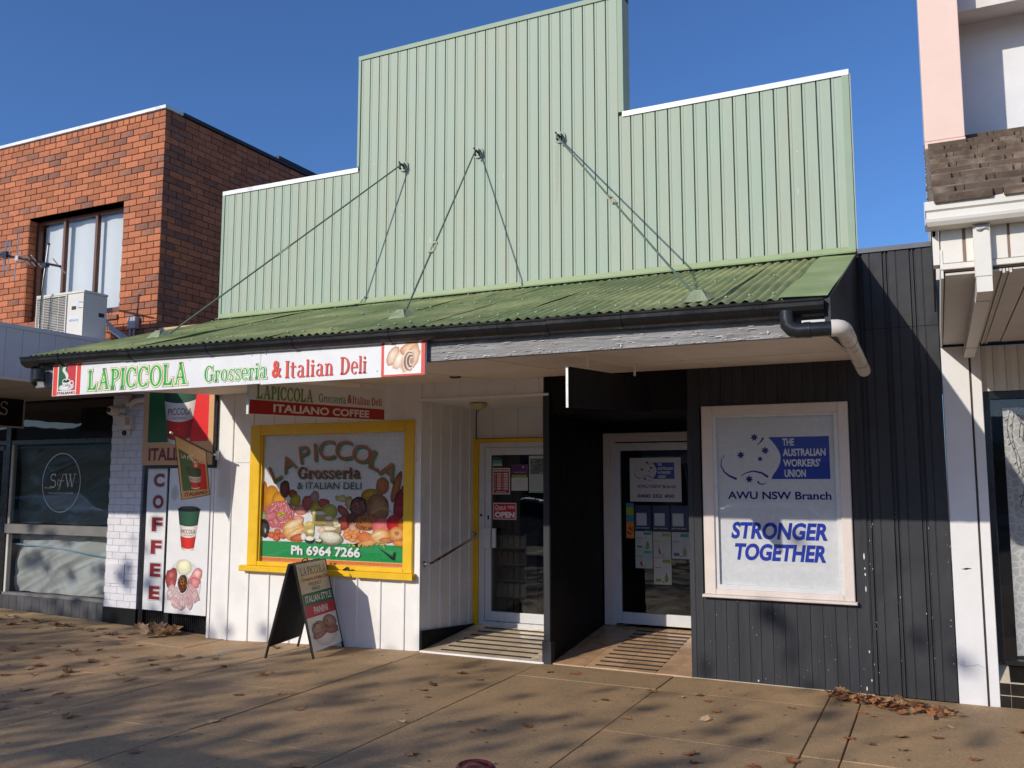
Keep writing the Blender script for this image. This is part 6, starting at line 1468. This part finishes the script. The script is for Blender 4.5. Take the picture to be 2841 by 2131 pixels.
# ------------------------------------------------------------------ parked cars along the kerb, seen in the glass
def car(x, y, paint, label, flip=1):
    r = thing('parked_car', label, 'car', (x, y, -.13), 'cars parked along the kerb')
    prof = [(-2.25, .35), (-2.28, .60), (-2.2, .80), (-1.35, .95), (-.75, 1.38), (-.3, 1.45), (.75, 1.44), (1.45, 1.05), (2.05, .98), (2.2, .85), (2.22, .4), (1.9, .28), (-2.0, .28)]
    body = []
    def P(px, pz, s): return (x+px*flip, y+s*(.88 if pz < .96 else .88-(pz-.96)*.42), pz-.13)
    n = len(prof); vs = [P(a_, b_, -1) for a_, b_ in prof]+[P(a_, b_, 1) for a_, b_ in prof]
    put('body', MB().add(vs, [(k, (k+1) % n, n+(k+1) % n, n+k) for k in range(n)]+[tuple(reversed(range(n))), tuple(range(n, 2*n))]), paint, r, bev=.05)
    gl_ = M_black
    for s in (-1, 1):
        q = [(-1.15, 1.0), (-.68, 1.34), (-.1, 1.38), (-.1, 1.0)], [(-.04, 1.0), (-.04, 1.38), (.70, 1.36), (1.2, 1.05), (1.2, 1.0)]
        for w_ in q: put('side_window', MB().add([(a_[0], a_[1]+s*.012, a_[2]) for a_ in (P(u, v, s) for u, v in w_)], [tuple(range(len(w_)))]), gl_, r, fix=False)
    put('windscreen', MB().add([(x+(-1.32)*flip, y-.72, .84), (x+(-1.32)*flip, y+.72, .84), (x-.80*flip, y+.62, 1.235), (x-.80*flip, y-.62, 1.235)], [(0, 1, 2, 3)]), gl_, r, fix=False)
    for wx in (-1.4, 1.35):
        for s in (-1, 1):
            wh = put('wheel', MB().lathe((x+wx*flip, y+s*.80, .20), [(.33, -.1), (.33, .1), (.2, .105), (.2, -.105)], 24, 'y'), M_rubber, r, smooth=True)
            put('rim', MB().lathe((x+wx*flip, y+s*.90, .20), [(.2, -.01), (.18, .01), (.001, .015)], 16, 'y'), M_galv, wh, smooth=True)
    for s in (-.6, .6): put('headlight', MB().box(x-2.27*flip, x-2.2*flip, y+s-.16, y+s+.16, .50, .62), M_whitecap, r)
M_carw = mat('white_car_paint', (.7, .7, .71), .2, var=.02, coat=.8); M_cars = mat('silver_car_paint', (.42, .43, .45), .25, metal=.5, var=.02, coat=.8); M_carb = mat('dark_car_paint', (.05, .06, .08), .2, var=.02, coat=.8)
car(-9.6, -10.4, M_cars, 'silver hatchback parked at the kerb opposite the deli door')
car(-3.0, -10.6, M_carw, 'white hatchback parked behind the camera', -1)
car(-26.0, -10.5, M_cars, 'silver hatchback parked far along the kerb to the left')
car(-20.6, -10.5, M_carw, 'white hatchback parked second from the left')

# ------------------------------------------------------------------ shops across the street
for (x0, x1, h, c, lb) in ((-100, -72, 6.0, (.35, .33, .31), 'grey two storey shops across the street, farthest left'), (-71, -47, 5.4, (.36, .22, .16), 'red brown shops across the street, second from the left'), (-46, -30, 5.2, (.45, .40, .34), 'cream two storey shops across the street, far left'), (-29.8, -15, 4.2, (.5, .46, .42), 'low stone coloured shop across the street'), (-14.8, -2, 5.0, (.30, .16, .11), 'brown brick shop across the street'), (-1.8, 14, 4.4, (.5, .5, .5), 'grey shop across the street')):
    t = thing('opposite_shop', lb, 'building', ((x0+x1)/2, -32, 0))
    m = mat('opposite_wall', c, .8, var=.1, scale=1)
    put('wall', MB().box(x0, x1, -40, -31.2, -.1, h), m, t); put('awning', MB().box(x0, x1, -31.19, -28.2, 2.9, 3.2), M_greyframe, t)
    for k in range(int((x1-x0)//3)): put('shop_window', MB().box(x0+.4+k*3, x0+2.8+k*3, -31.19, -31.12, .4, 2.6), M_glassd if False else M_black, t)

# ------------------------------------------------------------------ plane trees at the kerb, behind the camera: their bare twigs dapple the footpath
M_bark = mat('mottled_bark', (.22, .19, .14), .85, var=.3, scale=8, bump=.5, bscale=20, col2=(.34, .31, .24), c2scale=4)
M_dryleaf = mat('dry_brown_leaf', (.30, .14, .055), .7, var=.2, scale=20, isl=.3)
def tree(x, y, seed, label, H=6.2, th=1.9, sp=1.0, nleaf=260):
    r = random.Random(seed); t = thing('plane_tree', label, 'tree', (x, y, -.05), 'plane trees along the kerb')
    tm = MB(); cm_ = MB(); tips = []
    trunk = [Vector((x, y, -.1)), Vector((x+.05, y, th*.5)), Vector((x+.02, y+.03, th))]
    tm.tube(trunk, [.2, .15, .14], 10)
    def br(p, d, l, rad, lev):
        q = p; pts = [p]; rs = [rad]; n = 4
        for k in range(n):
            d = (d+Vector((r.uniform(-.2, .2), r.uniform(-.2, .2), r.uniform(-.05, .16)))).normalized(); q = q+d*l/n
            if q.z > H: d.z *= -.1; q.z = H
            pts.append(q); rs.append(rad*(1-.55*(k+1)/n))
            if lev < 4 and k >= 1:
                for _ in range(2 if lev < 3 else 1):
                    a = Vector((r.uniform(-1, 1), r.uniform(-1, 1), r.uniform(-.35, .7))).normalized(); br(q, (d*.6+a).normalized(), l*r.uniform(.5, .72), rs[-1]*.62, lev+1)
        (tm if lev < 2 else cm_).tube(pts, rs, 6 if lev < 2 else 4, cap=False)
        if lev >= 3: tips.extend(pts[2:])
    for k in range(5):
        a = k*2*math.pi/5+r.uniform(-.3, .3); br(trunk[-1], Vector((math.cos(a)*sp, math.sin(a)*sp, .75)).normalized(), 2.7, .10, 0)
    for _ in range(nleaf):
        p = r.choice(tips)+Vector((r.uniform(-.15, .15), r.uniform(-.15, .15), r.uniform(-.2, .05))); a = Vector((r.uniform(-1, 1), r.uniform(-1, 1), r.uniform(-1, 1))).normalized(); b = a.orthogonal().normalized(); s_ = r.uniform(.07, .13)
        cm_.add([p-a*s_, p-a*s_*.2+b*s_, p+a*s_*1.1, p-a*s_*.1-b*s_], [(0, 1, 2, 3)])
    put('trunk', tm, M_bark, t, smooth=True, fix=False); put('crown', cm_, M_dryleaf, t, fix=False)
tree(-17.2, -14.9, 1, 'bare plane tree across the road, second from the left', 8.8, th=3.0, nleaf=1000)
tree(-12.4, -15.6, 2, 'bare plane tree across the road, in the middle of the row', 7.9, th=2.9, nleaf=800)
tree(-7.4, -15.8, 3, 'bare plane tree across the road, second from the right', 7.6, th=2.8, nleaf=450)
tree(-21.8, -14.6, 5, 'bare plane tree across the road, farthest to the left', 8.4, th=3.0, nleaf=900)

# ------------------------------------------------------------------ fallen plane leaves
M_leafs = [mat('fallen_leaf_tan', (.34, .19, .09), .7, var=.25, scale=25), mat('fallen_leaf_rust', (.30, .115, .045), .7, var=.25, scale=25), mat('fallen_leaf_brown', (.16, .085, .045), .75, var=.25, scale=25), mat('fallen_leaf_pale', (.45, .30, .17), .75, var=.2, scale=25)]
leafm = []
for s in range(10):
    r = random.Random(100+s); out = []
    lobes = [(-90, .30), (-60, .66), (-38, .58), (-12, .88), (12, .62), (36, 1.0), (58, .66), (90, 1.12), (122, .66), (144, 1.0), (168, .62), (192, .88), (218, .58), (240, .66)]
    for a_, q in lobes:
        q *= r.uniform(.85, 1.15); a_ = math.radians(a_+r.uniform(-5, 5)); out.append((q*math.cos(a_)*r.uniform(.8, 1), q*math.sin(a_)))
    cu_ = r.uniform(.25, 1.1); tw = r.uniform(-.5, .5)
    def Z_(u, v): return cu_*(u*u*.42+v*v*.22*tw)+.12*math.sin(3*u+s)*math.cos(2.5*v)+.05
    inner = [(a_*.5, b_*.5) for a_, b_ in out]; n = len(out)
    vs = [(0, 0, Z_(0, 0))]+[(a_, b_, Z_(a_, b_)+.03*r.random()) for a_, b_ in inner]+[(a_, b_, Z_(a_, b_)+.10*r.random()) for a_, b_ in out]
    lo = min(v[2] for v in vs); vs = [(v[0]*.07, v[1]*.07, (v[2]-lo)*.055) for v in vs]
    fs = [(0, 1+k, 1+(k+1) % n) for k in range(n)]+[(1+k, 1+n+k, 1+n+(k+1) % n, 1+(k+1) % n) for k in range(n)]
    mb = MB().add(vs, fs); mb.tube([(0, -.008, vs[0][2]), (.004, -.04, .006), (.012, -.075, .004)], .0014, 3)
    for mi in range(4):
        me = mb.mesh('fallen_leaf'); me.materials.append(M_leafs[mi]); leafm.append(me)
def leaf(x, y, z=None, s=1, lift=0, tiltr=.18, r=random, grp='fallen leaves scattered on the footpath', label='dry brown plane leaf lying on the concrete', mi=None, standing=False):
    me = leafm[r.randrange(10)*4+(mi if mi is not None else r.choice((0, 0, 1, 2, 3)))]
    o = bpy.data.objects.new('fallen_leaf', me); COL.objects.link(o)
    o.location = (x, y, (gz(x) if z is None else z)+.001+lift); k = s*r.uniform(.55, 1.05); o.scale = (k, k, k*r.uniform(.7, 1.4))
    o.rotation_euler = (r.uniform(-tiltr, tiltr), r.uniform(-tiltr, tiltr), r.uniform(0, 6.28))
    tag(o, label, 'leaf', grp); return o
r = random.Random(21)
# thick strew at the left
for _ in range(115):
    x = r.uniform(-11.8, -6.6); t = r.random(); y = -.25-2.6*t*t if x < -8 else -1.0-2.3*r.random()
    leaf(x, y, r=r, s=1.2, grp='leaves strewn over the left of the footpath', label='dry brown plane leaf on the shaded left part of the footpath')
for _ in range(42):
    u = r.random(); leaf(-6.6+6.9*u, r.uniform(-3.9, -.3) if u < .6 else r.uniform(-2.5, -.4), r=r, s=1.0, grp='single leaves on the open concrete', label='small dry plane leaf on the open sunlit concrete')
# drift against the steel wall
for k in range(150):
    q = r.random()**1.2; x = -.88+.86*q+r.gauss(0, .04); y = -.07-.26*q-abs(r.gauss(0, .10))-(.14 if .1 < q < .65 else 0)*r.random()
    leaf(x, min(y, -.03), lift=r.random()*.06*(1-abs(q-.35)), r=r, s=.78, tiltr=.6, mi=r.choice((0, 1, 1, 0, 2)), grp='drift of leaves below the charcoal wall', label='rust brown leaf in the drift below the charcoal steel wall')
for _ in range(16): leaf(r.uniform(-.75, .9), r.uniform(-1.5, -.55), r=r, s=.9, mi=r.choice((0, 1)), grp='leaves lying in front of the drift', label='rusty leaf lying loose in front of the drift')
# clump by the side gate
for k in range(16):
    leaf(-8.65+r.uniform(-.25, .45), -.08-r.uniform(0, .16), lift=.02+.06*r.random(), r=r, s=1.5, tiltr=1.1, mi=r.choice((0, 3, 3)), grp='clump of leaves at the side gate', label='large curled tan leaf in the clump at the side gate')
# small dark gum spots on the concrete
mb = MB(); r = random.Random(31)
for _ in range(240):
    x = r.uniform(-8, .9); y = r.uniform(-4.2, -.15); s_ = r.uniform(.006, .016); z = gz(x)+.0035
    mb.add([(x+s_*math.cos(k*1.047)*r.uniform(.7, 1.2), y+s_*.8*math.sin(k*1.047)*r.uniform(.7, 1.2), z) for k in range(6)], [tuple(range(6))])
put('gum_spots', mb, mat('dried_gum', (.05, .04, .035), .7), pave, kind='stuff', fix=False)
o = put('wrapper_scrap', MB().add([(-10.15, -.62, -.02), (-10.08, -.64, -.012), (-10.06, -.60, -.006), (-10.12, -.57, -.016)], [(0, 1, 2, 3)]), mat('red_wrapper', (.6, .04, .03), .4), fix=False)
tag(o, 'tiny red wrapper scrap among the leaves at the left', 'litter')
bpy.context.view_layer.update()
